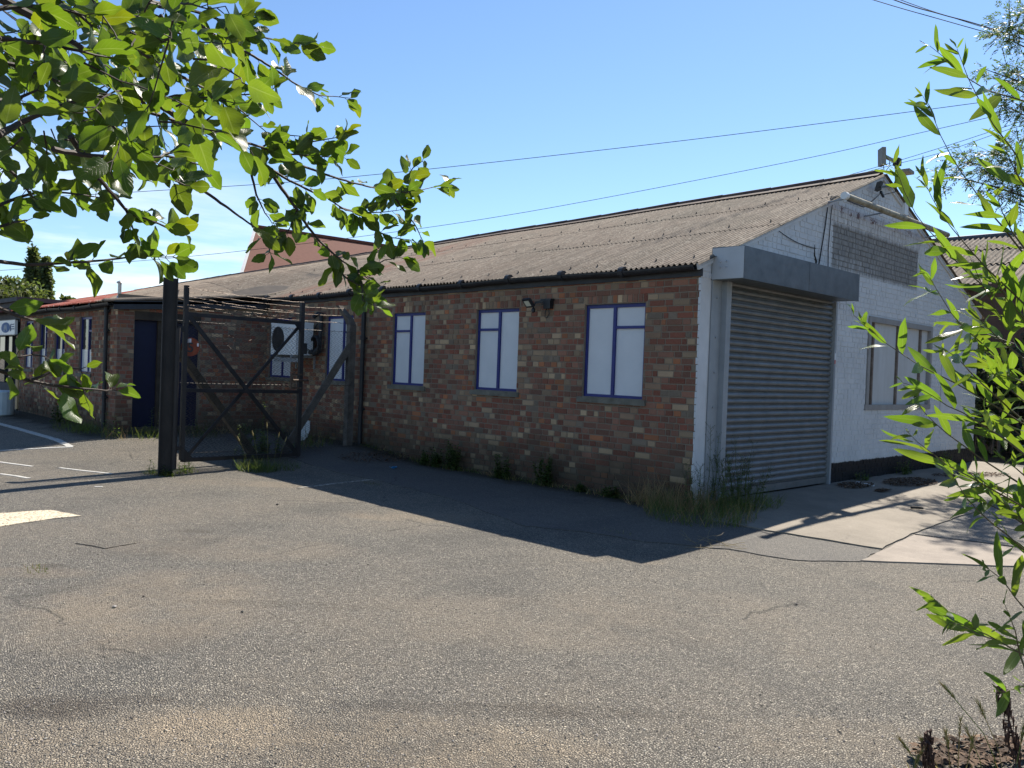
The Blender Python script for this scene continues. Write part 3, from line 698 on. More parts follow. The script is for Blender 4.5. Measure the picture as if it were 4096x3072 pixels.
# gable window
mb = MB(); y0, y1, z0, z1 = GW; w = 0.062
y0, y1, z0, z1 = GW[0], GW[1], GW[2], GW[3]
for a, b, c, d in ((y0 - 0.02, y1 + 0.02, z1 - w, z1 + 0.02), (y0 - 0.05, y1 + 0.05, z0 - 0.02, z0 + w), (y0 - 0.02, y0 + w, z0 + w, z1 - w), (y1 - w, y1 + 0.02, z0 + w, z1 - w)):
    mb.box(-0.05, 0.025, a, b, c, d)
gwin = mb.build('gable_window', simple('taupe_frame_paint', (0.23, 0.215, 0.20), (0.30, 0.285, 0.265), 5, 0.6, 0.15), shop)
mb = MB(); mb.box(-0.05, -0.035, y0 + 0.01, y1 - 0.01, z0 + 0.01, z1 - 0.01)
t = NT('grey_painted_pane'); p = t.pos()
c = t.mix(t.ramp(t.noise(t.pos((1, 2.5, 0.4)), 2.2, 6, 0.7), [(0.35, 0.0), (0.7, 1.0)]), (0.46, 0.455, 0.43), (0.56, 0.56, 0.55))
c = t.mix(t.ramp(t.noise(p, 9, 5, 0.75), [(0.64, 0.0), (0.72, 0.5)]), c, (0.42, 0.38, 0.28))
MT['panel_grey'] = t.fin(t.bsdf(c, 0.4, 0, 0.4))
mb.build('pane', MT['panel_grey'], gwin)
MT['batten'] = simple('brown_batten', (0.10, 0.07, 0.05), (0.19, 0.15, 0.12), 12, 0.7, 0.2)
for yy, q in ((4.72, 0.045), (5.66, 0.055), (6.62, 0.06)):
    mb = MB(); mb.box(-0.036, -0.006, yy - q / 2, yy + q / 2, z0 + w, z1 - w); mb.build('glazing_bar', MT['batten'], gwin)
mb = MB(); mb.box(-0.01, 0.014, 7.62, 8.76, 0.81, 2.23); mb.box(0.0, 0.02, 7.60, 7.615, 0.80, 2.24)
mb.build('painted_panel', MT['white'], shop)

# roller shutter
mb = MB(); n0 = 0.50; n1 = 3.21; zb_ = -0.10; z = 2.42; pitch = 0.0762
prof = []
while z > zb_ + 0.10:
    for k in range(8):
        t = k / 8.0
        prof.append((z - t * pitch * 0.80, 0.030 + 0.019 * math.sin(PI * min(1, t * 1.0))))
    prof.append((z - pitch * 0.82, 0.012)); prof.append((z - pitch * 0.98, 0.012)); z -= pitch
vs = []
for (zz, xx) in prof: vs += [(xx, n0, zz), (xx, n1, zz)]
mb.add(vs, [(2 * i, 2 * i + 2, 2 * i + 3, 2 * i + 1) for i in range(len(prof) - 1)])
mb.box(0.012, 0.05, n0 + 0.01, n1 - 0.01, z - 0.085, z)
sh = mb.build('roller_shutter', MT['slat'], shop)
mb = MB(); hx = 0.41; hy0, hy1, hz0, hz1 = 0.195, 3.155, 2.398, 2.752
mb.add([(0.006, hy0, hz0), (hx, hy0, hz0), (hx, hy0, hz1), (0.006, hy0, hz1 + 0.012), (0.006, hy1, hz0), (hx, hy1, hz0), (hx, hy1, hz1), (0.006, hy1, hz1 + 0.012)],
       [(3, 2, 6, 7), (1, 5, 6, 2), (0, 1, 2, 3)[::-1], (4, 5, 6, 7), (0, 4, 5, 1)])
mb.box(0.0, hx + 0.002, hy0 - 0.004, hy0 + 0.001, hz0 - 0.004, hz1 + 0.002)
mb.box(hx - 0.03, hx + 0.004, hy0, hy1, hz0 - 0.006, hz0 + 0.004); mb.box(hx, hx + 0.003, 1.72, 1.735, hz0, hz1)
hob = mb.build('shutter_box', MT['housing'], sh)
mb = MB()
mb.box(0.012, hx - 0.002, hy0 - 0.012, hy0 - 0.0045, hz0 + 0.0, hz1 - 0.004)
for dy, dz in ((0.12, 0.13), (0.19, 0.13), (0.12, 0.195), (0.19, 0.195)): mb.tube([(dy, hy0 - 0.008, hz0 + dz), (dy, hy0 - 0.026, hz0 + dz)], [0.012, 0.008], 8)
mb.build('end_plate', simple('pale_grey_plate', (0.36, 0.38, 0.40), (0.43, 0.45, 0.47), 3, 0.45, 0.05), hob)
for (a, b, c) in ((0.20, 0.40, 0.50), (3.345, 3.245, 3.20)):
    mb = MB(); mb.box(0.006, 0.016, a, b, -0.2, 2.40); mb.box(0.006, 0.085, b, c, -0.2, 2.40)
    for zz in (0.35, 0.95, 1.35, 1.75, 2.2): mb.tube([(0.016, (a + b) / 2, zz), (0.03, (a + b) / 2, zz)], 0.011, 8)
    if a > 3: mb.tube([(0.03, 3.33, -0.15), (0.03, 3.33, 2.4)], 0.018, 8)
    g = mb.build('guide_rail', MT['grey_paint'], sh)
    if a > 3:
        mb = MB(); mb.box(0.0855, 0.087, 3.215, 3.243, 1.60, 1.69); mb.build('sticker', simple('white_sticker', (0.7, 0.7, 0.7), (0.75, 0.75, 0.75)), g)
        mb = MB(); mb.box(0.0855, 0.087, 3.215, 3.243, 1.545, 1.598); mb.build('sticker', simple('red_sticker', (0.45, 0.05, 0.04), (0.5, 0.08, 0.06)), g)
# cables pinned to the gable
def sagline(p, q, sag, n=12):
    p = Vector(p); q = Vector(q); return [p.lerp(q, i / n) - Vector((0, 0, sag * 4 * (i / n) * (1 - i / n))) for i in range(n + 1)]
mb = MB()
mb.tube([(0.02, 2.74, 2.78), (0.02, 2.80, 3.0), (0.02, 2.90, 3.4), (0.02, 2.96, 3.72), (0.02, 3.05, 3.83), (0.025, 3.25, 3.87), (0.03, 3.50, 3.90)], 0.008, 5)
mb.tube([(0.02, 3.04, 2.80), (0.02, 3.02, 3.1), (0.02, 3.06, 3.6), (0.02, 3.10, 3.82)], 0.006, 5)
mb.tube([(0.02, 3.55, 3.86)] + sagline((0.02, 4.1, 3.86), (0.03, 4.70, 4.20), 0.02), 0.006, 5)
mb.tube([(0.02, 1.55, 3.17)] + sagline((0.02, 1.6, 3.17), (0.02, 2.66, 3.07), 0.04), 0.005, 5)
mb.build('wall_cable', MT['cable'], shop)
mb = MB(); mb.tube([(0.007, 2.64, 3.12), (0.007, 2.65, 2.98), (0.007, 2.70, 2.90), (0.007, 2.68, 2.84), (0.007, 2.74, 2.76)], [0.004, 0.012, 0.02, 0.014, 0.02], 5)
mb.build('wall_crack', simple('crack_shadow', (0.02, 0.018, 0.016), (0.03, 0.026, 0.022)), shop)

# side wing, part of the same block: front wall, side wall, double door
WY = -2.85
WW = [(-12.21, -11.47), (-13.86, -13.14), (-15.02, -14.40), (-16.21, -15.52)]
WX0 = -16.6
mb = MB(); holes = [(a - WX0, b - WX0, 0.95, 2.03) for a, b in WW]
plane_with_holes(mb, (WX0, WY, 0), (1, 0, 0), (0, -1, 0), -10.1 - WX0, -0.2, 2.24, holes, 0.10, 1, 1)
brickwork(mb, (WX0, WY, 0), (1, 0, 0), (0, -1, 0), -10.1 - WX0, 2.14, holes, 21, [(a - 0.02, b + 0.02, 2.03, 2.135) for a, b, _, _ in holes], lambda a, z: 0.25, z0=-0.075, jitter=0.006)
DO = (-2.56, -1.36, 0.03, 1.965)
hs = [(DO[0] - WY, DO[1] - WY, DO[2], DO[3])]
plane_with_holes(mb, (-10.1, WY, 0), (0, 1, 0), (1, 0, 0), -WY, -0.2, 2.40, hs, 0.13, 1, 1)
brickwork(mb, (-10.1, WY, 0), (0, 1, 0), (1, 0, 0), -WY, 2.22, [(hs[0][0], hs[0][1], -1, 2.12)], 23, (), lambda a, z: 0.5 if a > 1 else 0.3, z0=-0.075, jitter=0.005)
mb.build('wing_wall', [MT['brick'], MT['mortar']], shop)
mb = MB(); mb.box(-10.10, -10.085, DO[0], DO[1], 1.965, 2.115); mb.build('door_lintel', MT['brownwood'], shop)
mb = MB(); mb.box(-10.24, -10.20, DO[0], DO[1], 0.03, 1.965); dr = mb.build('double_door', MT['blue_door'], shop)
mb = MB(); mb.box(-10.20, -10.14, -2.13, -2.02, 0.03, 1.965); mb.box(-10.20, -10.17, -2.10, -2.03, 0.9, 0.95); mb.build('door_post', MT['brownwood'], dr)
for i, (a, b) in enumerate(WW):
    f = window(shop, a, b, 0.95, 2.03, WY, (0.60, 'R'), 'glass')
    f['label'] = ['wing window with frosted lower half nearest the downpipe', 'second glazed wing window from the downpipe', 'third glazed wing window from the downpipe', 'farthest glazed wing window beside the shop'][i]
mb = MB(); mb.box(WX0, -10.1, WY - 0.03, WY - 0.008, 2.13, 2.235)
a = Vector((-10.03, -2.95, 2.175)); b = Vector((-10.03, -0.02, 2.415))
mb.obox(a + Vector((0, 0, -0.065)), (0.03, 0, 0), (b - a), (0, 0, 0.13)); mb.obox((-10.03, -2.95, 2.20), (0.03, 0, 0), (0, 2.93, 0.235), (0, 0, 0.06))
mb.build('wing_fascia', MT['fascia'], shop)
mb = MB(); gutter(mb, -10.05, WX0, WY - 0.135, 2.215, 0.055, 0.016); mb.build('wing_gutter', MT['black'], shop)
mb = MB()
for off, r in ((0.03, 0.030), (0.105, 0.022), (0.16, 0.018)):
    mb.tube([(-10.08 - off + 0.07, y, zroof(-10.12, y) + 0.03) for y in (-3.10, -2, -1, -0.05)], r, 8)
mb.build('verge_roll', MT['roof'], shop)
downpipe(shop, -10.50, WY - 0.06, 2.2)
mb = MB(); fx, fy = -11.25, -2.45; fz = zroof(fx, fy)
mb.tube([(fx, fy, fz - 0.02), (fx, fy, fz + 0.09)], [0.075, 0.045], 12); mb.tube([(fx, fy, fz + 0.05), (fx, fy, fz + 0.34)], 0.034, 12)
mb.tube([(fx, fy, fz + 0.345), (fx, fy, fz + 0.36), (fx, fy, fz + 0.385)], [0.065, 0.055, 0.01], 12)
for k in range(3): t = k * 2.1; mb.tube([(fx + 0.03 * math.cos(t), fy + 0.03 * math.sin(t), fz + 0.32), (fx + 0.045 * math.cos(t), fy + 0.045 * math.sin(t), fz + 0.35)], 0.005, 4)
mb.build('flue', galv('flue_steel', (0.35, 0.33, 0.31), (0.5, 0.48, 0.45), 0.35, 0.4, 0.7), shop)

# ------------------------------------------------------------------ shop at the far left
sp = thing('shop_front', (-17.2, WY, 0), 'dark shop front with white and blue signboard next to the brick wing', 'building')
mb = MB(); mb.box(-22, WX0 - 0.30, WY + 0.05, WY + 0.3, -0.1, 0.55); mb.box(-22, WX0 - 0.02, WY - 0.02, WY + 0.3, 2.02, 2.5); mb.box(-22, WX0, WY + 0.3, WY + 0.4, -0.1, 2.5)
mb.box(-22, WX0, WY - 0.1, WY + 4, 2.5, 2.6)
mb.build('wall', simple('charcoal_render', (0.045, 0.045, 0.05), (0.075, 0.075, 0.08), 4, 0.8, 0.3), sp)
mb = MB(); mb.box(-22, WX0 - 0.32, WY + 0.1, WY + 0.12, 0.55, 2.02); mb.build('shop_window', MT['glass'], sp)
for xx in (-17.6, -18.3, -19.2, -20.4):
    mb = MB(); mb.box(xx - 0.03, xx + 0.03, WY + 0.06, WY + 0.1, 0.55, 2.02); mb.build('window_bar', MT['steel'], sp)
mb = MB(); mb.box(WX0 - 0.19, WX0 - 0.02, WY - 0.03, WY + 0.04, -0.02, 1.72); mb.build('timber_post', MT['wood'], sp)
mb = MB(); mb.box(WX0 - 0.32, WX0 - 0.19, WY - 0.01, WY + 0.1, -0.05, 2.02); mb.build('door_frame', MT['dark'], sp)
mb = MB(); mb.box(-20.2, WX0 - 0.10, WY - 0.10, WY - 0.04, 1.72, 2.06); sg = mb.build('signboard', simple('white_sign_face', (0.68, 0.70, 0.71), (0.75, 0.76, 0.76), 4, 0.4, 0.02), sp)
mb = MB(); mb.box(-20.23, WX0 - 0.07, WY - 0.095, WY - 0.035, 1.70, 1.72); mb.box(-20.23, WX0 - 0.07, WY - 0.095, WY - 0.035, 2.06, 2.08); mb.build('sign_frame', MT['dark'], sg)
mb = MB(); cx = -17.55
mb.add([(cx, WY - 0.104, 1.89)] + [(cx + 0.42 * math.cos(2 * PI * k / 28), WY - 0.104, 1.89 + 0.125 * math.sin(2 * PI * k / 28)) for k in range(28)], [(0, k + 1, (k + 1) % 28 + 1) for k in range(28)])
mb.build('logo_oval', simple('sign_blue', (0.08, 0.14, 0.28), (0.10, 0.17, 0.32)), sg)
mb = MB()
mb.tube([(cx - 0.1, WY - 0.108, 1.80), (cx - 0.05, WY - 0.108, 1.95), (cx + 0.02, WY - 0.108, 1.84), (cx + 0.08, WY - 0.108, 1.96), (cx + 0.13, WY - 0.108, 1.82)], 0.012, 4)
mb.build('logo_stroke', MT['board'], sg)
mb = MB()
for k, (a, b) in enumerate(((0.55, 0.80), (0.57, 0.78), (0.54, 0.82))):
    zz = 1.95 - k * 0.055; x = cx + a
    while x < cx + b: mb.box(x, x + rnd.uniform(0.012, 0.03), WY - 0.105, WY - 0.1, zz, zz + rnd.uniform(0.016, 0.028)); x += 0.038
mb.tube([(cx + 0.50, WY - 0.104, 1.80), (cx + 0.49, WY - 0.104, 1.88), (cx + 0.505, WY - 0.104, 1.97)], 0.012, 4)
mb.build('lettering', simple('sign_grey', (0.10, 0.13, 0.2), (0.14, 0.17, 0.24)), sg)
mb = MB(); bx = gnd(-6, 1662); mb.tube([bx + Vector((0, 0, z)) for z in (0.0, 0.03, 0.30, 0.52, 0.55)], [0.25, 0.285, 0.29, 0.28, 0.22], 20)
tag(mb.build('plastic_drum', MT['barrel'], None), 'pale blue white plastic drum standing outside the shop front', 'drum')

# ------------------------------------------------------------------ air conditioner
ac = thing('air_conditioner', (-8.5, 0, 1.43), 'white air conditioner outdoor unit bracketed to the brick wall behind the gate', 'air conditioner')
mb = MB(); ax0, ax1, ay0, ay1, az0, az1 = -9.03, -8.10, -0.47, -0.13, 1.435, 2.022
mb.box(ax0, ax1, ay0, ay1, az0, az1); mb.box(ax0 - 0.004, ax1 + 0.004, ay0 - 0.004, ay1 + 0.004, az1 - 0.03, az1 + 0.006)
mb.box(-8.42, -8.415, ay0 - 0.003, ay0, az0, az1)
mb.build('casing', MT['ac'], ac)
mb = MB(); fcx, fcz = -8.76, 1.72
mb.tube([(fcx, ay0 - 0.001, fcz), (fcx, ay0 - 0.006, fcz)], 0.225, 28); fg = mb.build('fan_opening', MT['dark'], ac)
mb = MB()
for rr in (0.06, 0.10, 0.14, 0.18, 0.22): mb.tube([(fcx + rr * math.cos(2 * PI * k / 24), ay0 - 0.018, fcz + rr * math.sin(2 * PI * k / 24)) for k in range(25)], 0.0035, 4)
for k in range(8): t = PI * k / 4; mb.tube([(fcx, ay0 - 0.018, fcz), (fcx + 0.225 * math.cos(t), ay0 - 0.018, fcz + 0.225 * math.sin(t))], 0.0035, 4)
mb.build('fan_grille', MT['mesh_wire'], fg)
for xx in (ax0 + 0.15, ax1 - 0.12):
    mb = MB(); mb.box(xx - 0.02, xx + 0.02, -0.50, -0.006, az0 - 0.05, az0 - 0.004); mb.box(xx - 0.02, xx + 0.02, -0.03, -0.006, az0 - 0.25, az0 - 0.05); mb.build('bracket', MT['grey_paint'], ac)
mb = MB(); mb.box(ax0 + 0.05, ax1 + 0.08, -0.43, -0.40, az0 - 0.13, az0 - 0.06); mb.build('support_rail', MT['grey_paint'], ac)
mb = MB(); mb.tube([(-8.14, -0.10, 2.14), (-8.02, -0.09, 2.20), (-7.94, -0.07, 2.19), (-7.93, -0.07, 2.0), (-7.95, -0.09, 1.6), (-8.02, -0.15, 1.48), (-8.10, -0.2, 1.50)], 0.038, 8)
for k in range(3): mb.tube([(-8.0 + 0.13 * math.cos(t), -0.10 - 0.03 * k, 1.62 + 0.17 * math.sin(t)) for t in [2 * PI * j / 14 for j in range(15)]], 0.018, 6)
mb.tube([(-8.14, -0.12, 1.85), (-8.06, -0.10, 1.98), (-8.02, -0.08, 2.03)], 0.012, 5)
mb.build('pipework', MT['cable'], ac)
mb = MB()
for k in range(26):
    a = rnd.uniform(0, 6.28); rr = rnd.uniform(0, 0.08); yy = -0.30 + rr * math.cos(a) * 1.1; zz = 1.53 + rr * math.sin(a)
    mb.add([(ax1 + 0.004, yy, zz), (ax1 + 0.012, yy + 0.025, zz + 0.02), (ax1 + 0.006, yy + 0.01, zz + 0.035)], [(0, 1, 2)])
mb.build('dead_creeper', MT['dark_leaf'], ac)

# ------------------------------------------------------------------ wall floodlight (front) and gable fittings
fl = thing('floodlight', (-2.3, 0, 2.19), 'small black floodlight with sensor on the brick wall between two boarded windows', 'floodlight')
mb = MB(); mb.box(-2.37, -2.25, -0.075, -0.006, 2.12, 2.245); mb.box(-2.42, -2.235, -0.08, -0.006, 2.225, 2.25); mb.build('junction_box', MT['dark'], fl)
mb = MB(); mb.bar((-2.36, -0.05, 2.225), (-2.47, -0.12, 2.20), 0.03, 0.03); mb.bar((-2.47, -0.12, 2.20), (-2.49, -0.14, 2.13), 0.025, 0.02); mb.build('arm', MT['dark'], fl)
mb = MB(); c0 = Vector((-2.535, -0.20, 2.185)); nn = Vector((-0.15, -0.75, -0.62)).normalized(); uu = Vector((1, -0.2, 0)).normalized(); vv = nn.cross(uu).normalized(); uu = vv.cross(nn)
mb.obox(c0 - uu * 0.085 - vv * 0.065 - nn * 0.03, uu * 0.17, vv * 0.13, nn * 0.035); hd = mb.build('lamp_head', MT['dark'], fl)
mb = MB(); mb.obox(c0 - uu * 0.055 - vv * 0.04 + nn * 0.0052, uu * 0.11, vv * 0.08, nn * 0.003); mb.build('lens', MT['lens'], hd)
mb = MB(); mb.tube([(-2.47, -0.15, 2.13), (-2.47, -0.16, 2.10), (-2.46, -0.165, 2.07)], [0.015, 0.028, 0.020], 10); mb.build('sensor', MT['dark'], fl)
mb = MB(); mb.tube([(-2.30, -0.04, 2.12), (-2.29, -0.04, 2.05), (-2.33, -0.04, 2.0), (-2.36, -0.045, 2.01), (-2.36, -0.04, 2.09), (-2.35, -0.03, 2.12)], 0.006, 5); mb.build('flex', MT['cable'], fl)

tl = thing('tube_light', (0.0, 4.5, 3.93), 'long rust stained tube light on arms across the white gable above the old sign', 'lamp')
mb = MB(); ta = on(3380, 783, 0, 0.34); tb = on(3790, 940, 0, 0.34); mb.tube([ta, tb], 0.042, 12); mb.build('tube_cover', MT['tubecover'], tl, smooth=False)
mb = MB(); mb.tube([ta - (tb - ta).normalized() * 0.03, ta + (tb - ta).normalized() * 0.04], 0.05, 12); mb.build('end_cap', MT['ac'], tl)
for k in (0.04, 0.36, 0.68, 0.97):
    mb = MB(); p = ta.lerp(tb, k); mb.tube([p, (0.0, p.y, p.z - 0.03)], 0.012, 6); mb.build('arm', MT['grey_paint'], tl)
gfl = thing('gable_floodlight', (0, 4.68, 4.25), 'small black floodlight under the gable peak', 'floodlight')
mb = MB(); q = on(3520, 748, 0, 0.16); mb.obox(q + Vector((-0.06, -0.05, -0.055)), (0.05, 0.02, 0.02), (0, 0.10, 0), (0.03, 0, 0.12)); mb.build('lamp_head', MT['dark'], gfl)
mb = MB(); q2 = on(3575, 742, 0, 0.05); mb.bar(q, q2, 0.03, 0.03); mb.bar(q + Vector((0, 0.03, -0.06)), q + Vector((0, 0.14, -0.12)), 0.03, 0.025); mb.build('arm', MT['dark'], gfl)
va0 = R_.copy(); va0.z = 0; va0.normalize(); vd0 = Vector((-va0.y, va0.x, 0))
am = thing('antenna_mast', (0.04, 4.72, 4.2), 'short mast with flat panel antenna and radio box at the gable peak', 'antenna')
m0 = on(3583, 745, 0, 0.10); m1 = on(3580, 648, 0, 0.10)
mb = MB(); mb.tube([m0 + Vector((0, 0, -0.03)), Vector((m0.x, m0.y, m1.z + 0.06))], 0.020, 8); mb.add([m0 + Vector((0, 0.02, -0.02)), m0 + Vector((0, -0.13, -0.02)), m0 + Vector((0, 0.02, 0.15))], [(0, 1, 2)]); mb.build('mast', MT['steel'], am)
mb = MB(); c = on(3528, 628, 0, 0.10); mb.obox(c + Vector((0, 0, -0.125)) - va0 * 0.028 - vd0 * 0.09, va0 * 0.055, vd0 * 0.18 + va0 * 0.012, Vector((0, 0, 0.25)) - va0 * 0.012); mb.build('panel_antenna', MT['antenna'], am)
mb = MB(); mb.bar(c + Vector((0, 0.02, 0.03)), (m0.x, m0.y - 0.04, c.z + 0.03), 0.04, 0.04); mb.bar((m0.x, m0.y - 0.05, c.z + 0.04), (m0.x, m0.y, m1.z), 0.025, 0.025); mb.build('antenna_arm', MT['antenna'], am)
mb = MB(); c = on(3588, 648, 0, 0.10); mb.box(c.x - 0.04, c.x + 0.05, c.y - 0.06, c.y + 0.05, c.z - 0.06, c.z + 0.05); mb.box(c.x - 0.03, c.x + 0.03, c.y + 0.06, c.y + 0.08, c.z - 0.05, c.z + 0.06); mb.build('radio_box', MT['steel'], am)
mb = MB(); c = on(3618, 688, 0, 0.10); mb.obox(c + Vector((-0.11, -0.10, -0.02)), (0.22, 0, 0), (0, 0.20, -0.015), (0, 0, 0.045)); mb.build('side_lamp', MT['antenna'], am)
mb = MB(); a = on(3535, 658, 0, 0.1); b = on(3558, 645, 0, 0.1); mb.tube([a, a + Vector((0, 0.01, -0.07)), a + Vector((0, 0.06, -0.10)), b + Vector((0, 0.02, -0.06)), b], 0.006, 5)
mb.tube([m1, m1 + Vector((0.02, -0.05, -0.08)), m0 + Vector((0.02, -0.04, 0.1)), m0 + Vector((0.02, -0.06, -0.1)), m0 + Vector((-0.06, -0.25, -0.16))], 0.006, 5); mb.build('lead', MT['cable'], am)
jb = MB(); jb.box(0.0, 0.06, 5.52, 5.66, 3.98, 4.16); tag(jb.build('junction_box', MT['ac'], None), 'small pale junction box high on the white gable near the peak', 'junction box')

# ------------------------------------------------------------------ gate post, gate leaf, fence
gp = thing('gate_post', (-5.94, -3.555, -0.28), 'tall black steel H beam gate post standing in weeds', 'post')
gd = (Vector((-6.34, -1.36, 0)) - Vector((-5.91, -3.36, 0))).normalized(); gn = Vector((gd.y, -gd.x, 0))   # along the gate / towards the camera
if gn.dot(CAM - Vector((-5.94, -3.56, 0))) < 0: gn = -gn
mb = MB(); o = Vector((-5.94, -3.555, -0.40)); sz = Vector((0, 0, 2.76))
va = R_.copy(); va.z = 0; va.normalize(); vb = Vector((-va.y, va.x, 0))
ang = 0.42; ha = va * math.cos(ang) + vb * math.sin(ang); hb = Vector((-ha.y, ha.x, 0))
mb.obox(o - ha * 0.092 - hb * 0.09, ha * 0.013, hb * 0.18, sz); mb.obox(o + ha * 0.079 - hb * 0.09, ha * 0.013, hb * 0.18, sz); mb.obox(o - ha * 0.079 - hb * 0.006, ha * 0.158, hb * 0.012, sz)
mb.build('beam', MT['steel'], gp)
mb = MB(); q = Vector((-5.94, -3.555, 0)) + gn * 0.03 + va * 0.10; mb.tube([q + Vector((0, 0, -0.2)), q + Vector((0, 0, 1.70))], 0.030, 10); mb.build('hinge_tube', MT['steel'], gp)
ga = thing('steel_gate', (-5.91, -3.36, -0.2), 'black steel gate leaf with crossed braces, chain link and barbed wire', 'gate')
g0 = Vector((-5.905, -3.355, 0)); g1 = Vector((-6.338, -1.362, 0)); Z = Vector((0, 0, 1)); gL = (g1 - g0).length; gd = (g1 - g0).normalized()
def gp_(u, z, off=0.0): return g0 + gd * u + Z * z + gn * off
ZTL, ZTR, ZBL, ZBR = 1.895, 1.905, -0.085, -0.135
mb = MB()
for nm, a, b, w in (('hinge_stile', gp_(0, ZBL), gp_(0, 2.28), 0.055), ('lock_stile', gp_(gL, ZBR - 0.03), gp_(gL, 2.255), 0.062), ('top_rail', gp_(0, ZTL), gp_(gL, ZTR), 0.05), ('mid_rail', gp_(0, 0.862), gp_(gL, 0.838), 0.05), ('bottom_rail', gp_(0, ZBL), gp_(gL, ZBR), 0.055)):
    m2 = MB(); m2.bar(a, b, w, w); m2.build(nm, MT['steel'], ga)
for k, (a, b, off) in enumerate(((gp_(0.06, 1.85), gp_(gL - 0.06, -0.09), 0.012), (gp_(0.08, -0.05), gp_(gL - 0.06, 1.84), -0.012))):
    m2 = MB(); m2.bar(a + gn * off, b + gn * off, 0.018, 0.058 if k == 0 else 0.045); m2.build('cross_brace', MT['steel'], ga)
def gus(u, z, su, sz_, s=0.18):
    mb = MB()
    a, b, c = gp_(u, z, 0.024), gp_(u + su * s, z, 0.024), gp_(u, z + sz_ * s, 0.024)
    a2, b2, c2 = gp_(u, z, 0.014), gp_(u + su * s, z, 0.014), gp_(u, z + sz_ * s, 0.014)
    mb.add([a, b, c, a2, b2, c2], [(0, 1, 2), (5, 4, 3), (1, 4, 5, 2)]); mb.build('gusset_plate', MT['steel'], ga)
gus(0.0, ZBL, 1, 1); gus(gL, ZBR, -1, 1); gus(gL, ZTR, -1, -1); gus(0, ZTL, 1, -1, 0.13)
mb = MB(); mb.box(*[v for p in zip(gp_(gL - 0.0, 1.43, 0) - Vector((0.02, 0.02, 0)), gp_(gL + 0.05, 1.60, 0.04) + Vector((0.02, 0.02, 0))) for v in p]); mb.build('lock_box', MT['steel'], ga)
mb = MB()
for zz in (0.90, 1.11): mb.bar(gp_(gL - 0.20, zz, 0.03), gp_(gL, zz, 0.03), 0.02, 0.028)
mb.bar(gp_(gL - 0.20, 0.90, 0.03), gp_(gL - 0.20, 1.11, 0.03), 0.02, 0.028); mb.tube([gp_(gL - 0.18, 1.02, 0.045), gp_(gL + 0.12, 1.02, 0.045)], 0.016, 8); mb.build('slide_bolt', MT['wire'], ga)
mb = MB(); mb.bar(gp_(-0.13, 1.69, 0.0), gp_(0.0, 1.69, 0.0), 0.06, 0.07); mb.build('hinge', MT['steel'], ga)
mb = MB(); mb.bar(gp_(-0.13, 0.08, 0.0), gp_(0.0, 0.08, 0.0), 0.06, 0.05); mb.build('hinge', MT['steel'], ga)
def chainlink(mb, P, L, zf, zt, off, seed, dx=0.07, r=0.0037, slack=0.0):
    rr = random.Random(seed); n = int(L / dx)
    for k in range(n):
        u0 = (k + 0.5) * dx; z = zf(u0); pts = []; s = 1
        while z < zt(u0) + rr.uniform(-0.02, 0.01):
            wv = slack * math.sin(z * 5 + k * 0.7) + slack * rr.uniform(-0.5, 0.5)
            pts.append(P(min(max(u0 + s * dx * 0.53, 0.0), L) + wv, z, off + s * 0.002)); z += dx * 0.5; s = -s
        if len(pts) > 2: mb.tube(pts, r, 3, cap=False)
mb = MB(); chainlink(mb, gp_, gL, lambda u: ZBL + (ZBR - ZBL) * u / gL, lambda u: 1.85, -0.030, 3, slack=0.004); mb.build('chain_link', MT['mesh_wire'], ga)
def barbed(mb, p, q, sag, seed, r=0.0028):
    rr = random.Random(seed); pts = sagline(p, q, sag, 26); L = (Vector(q) - Vector(p)).length
    pts = [a + Vector((rr.uniform(-1, 1), rr.uniform(-1, 1), rr.uniform(-1, 1))) * 0.005 for a in pts]
    mb.tube(pts, r, 4)
    n = int(L / 0.10)
    for i in range(n):
        c = pts[int((i + 0.5) / n * 26)]
        for k in range(2):
            d = Vector((rr.uniform(-1, 1), rr.uniform(-1, 1), rr.uniform(-1, 1))).normalized() * 0.016
            mb.tube([c - d, c + d], [0.002, 0.002], 3)
for i, (za, zb2, sg_) in enumerate(((2.25, 2.232, 0.02), (2.137, 2.085, 0.03), (2.02, 2.017, 0.025), (1.964, 2.005, 0.02))):
    mb = MB(); barbed(mb, gp_(0, za, 0.03), gp_(gL, zb2, 0.03), sg_, i); mb.build('barbed_wire', MT['wire'], ga)

FA = gnd(655, 1878); FA.z = 0; FB = Vector((-6.545, -0.325, 0)); fd = (FB - FA).normalized(); fL = (FB - FA).length; fn = Vector((fd.y, -fd.x, 0))
if fn.dot(CAM - FB) < 0: fn = -fn
fe = thing('chain_link_fence', FB, 'chain link fence on cranked concrete posts with leaning struts behind the gate', 'fence')
def cpost(p, lean, name='post'):
    mb = MB(); w = 0.115; pts = [p + Vector((0, 0, -0.35)), p + Vector((0, 0, 1.95)), p + Vector((0, 0, 2.07)) + lean * 0.06, p + Vector((0, 0, 2.27)) + lean * 0.22]
    wd = [w, w, w * 0.98, w * 0.72]; rings = []
    for c, k in zip(pts, wd):
        for a, b in ((-1, -1), (1, -1), (1, 1), (-1, 1)): rings.append(c + fd * a * k / 2 + fn * b * k / 2)
    fs = [(i * 4 + j, i * 4 + (j + 1) % 4, (i + 1) * 4 + (j + 1) % 4, (i + 1) * 4 + j) for i in range(3) for j in range(4)] + [(12, 13, 14, 15)]
    mb.add(rings, fs); return mb.build(name, MT['post'], fe)
away = -fn * 0.3 - fd * 0.0
pa = cpost(FA, Vector((-0.72, 0.69, 0)).normalized()); BLN = (Vector((-6.74, -0.485, 0)) - FB).normalized(); pb = cpost(FB, BLN)
SA = gnd(1035, 1838); SB = gnd(1124, 1812)
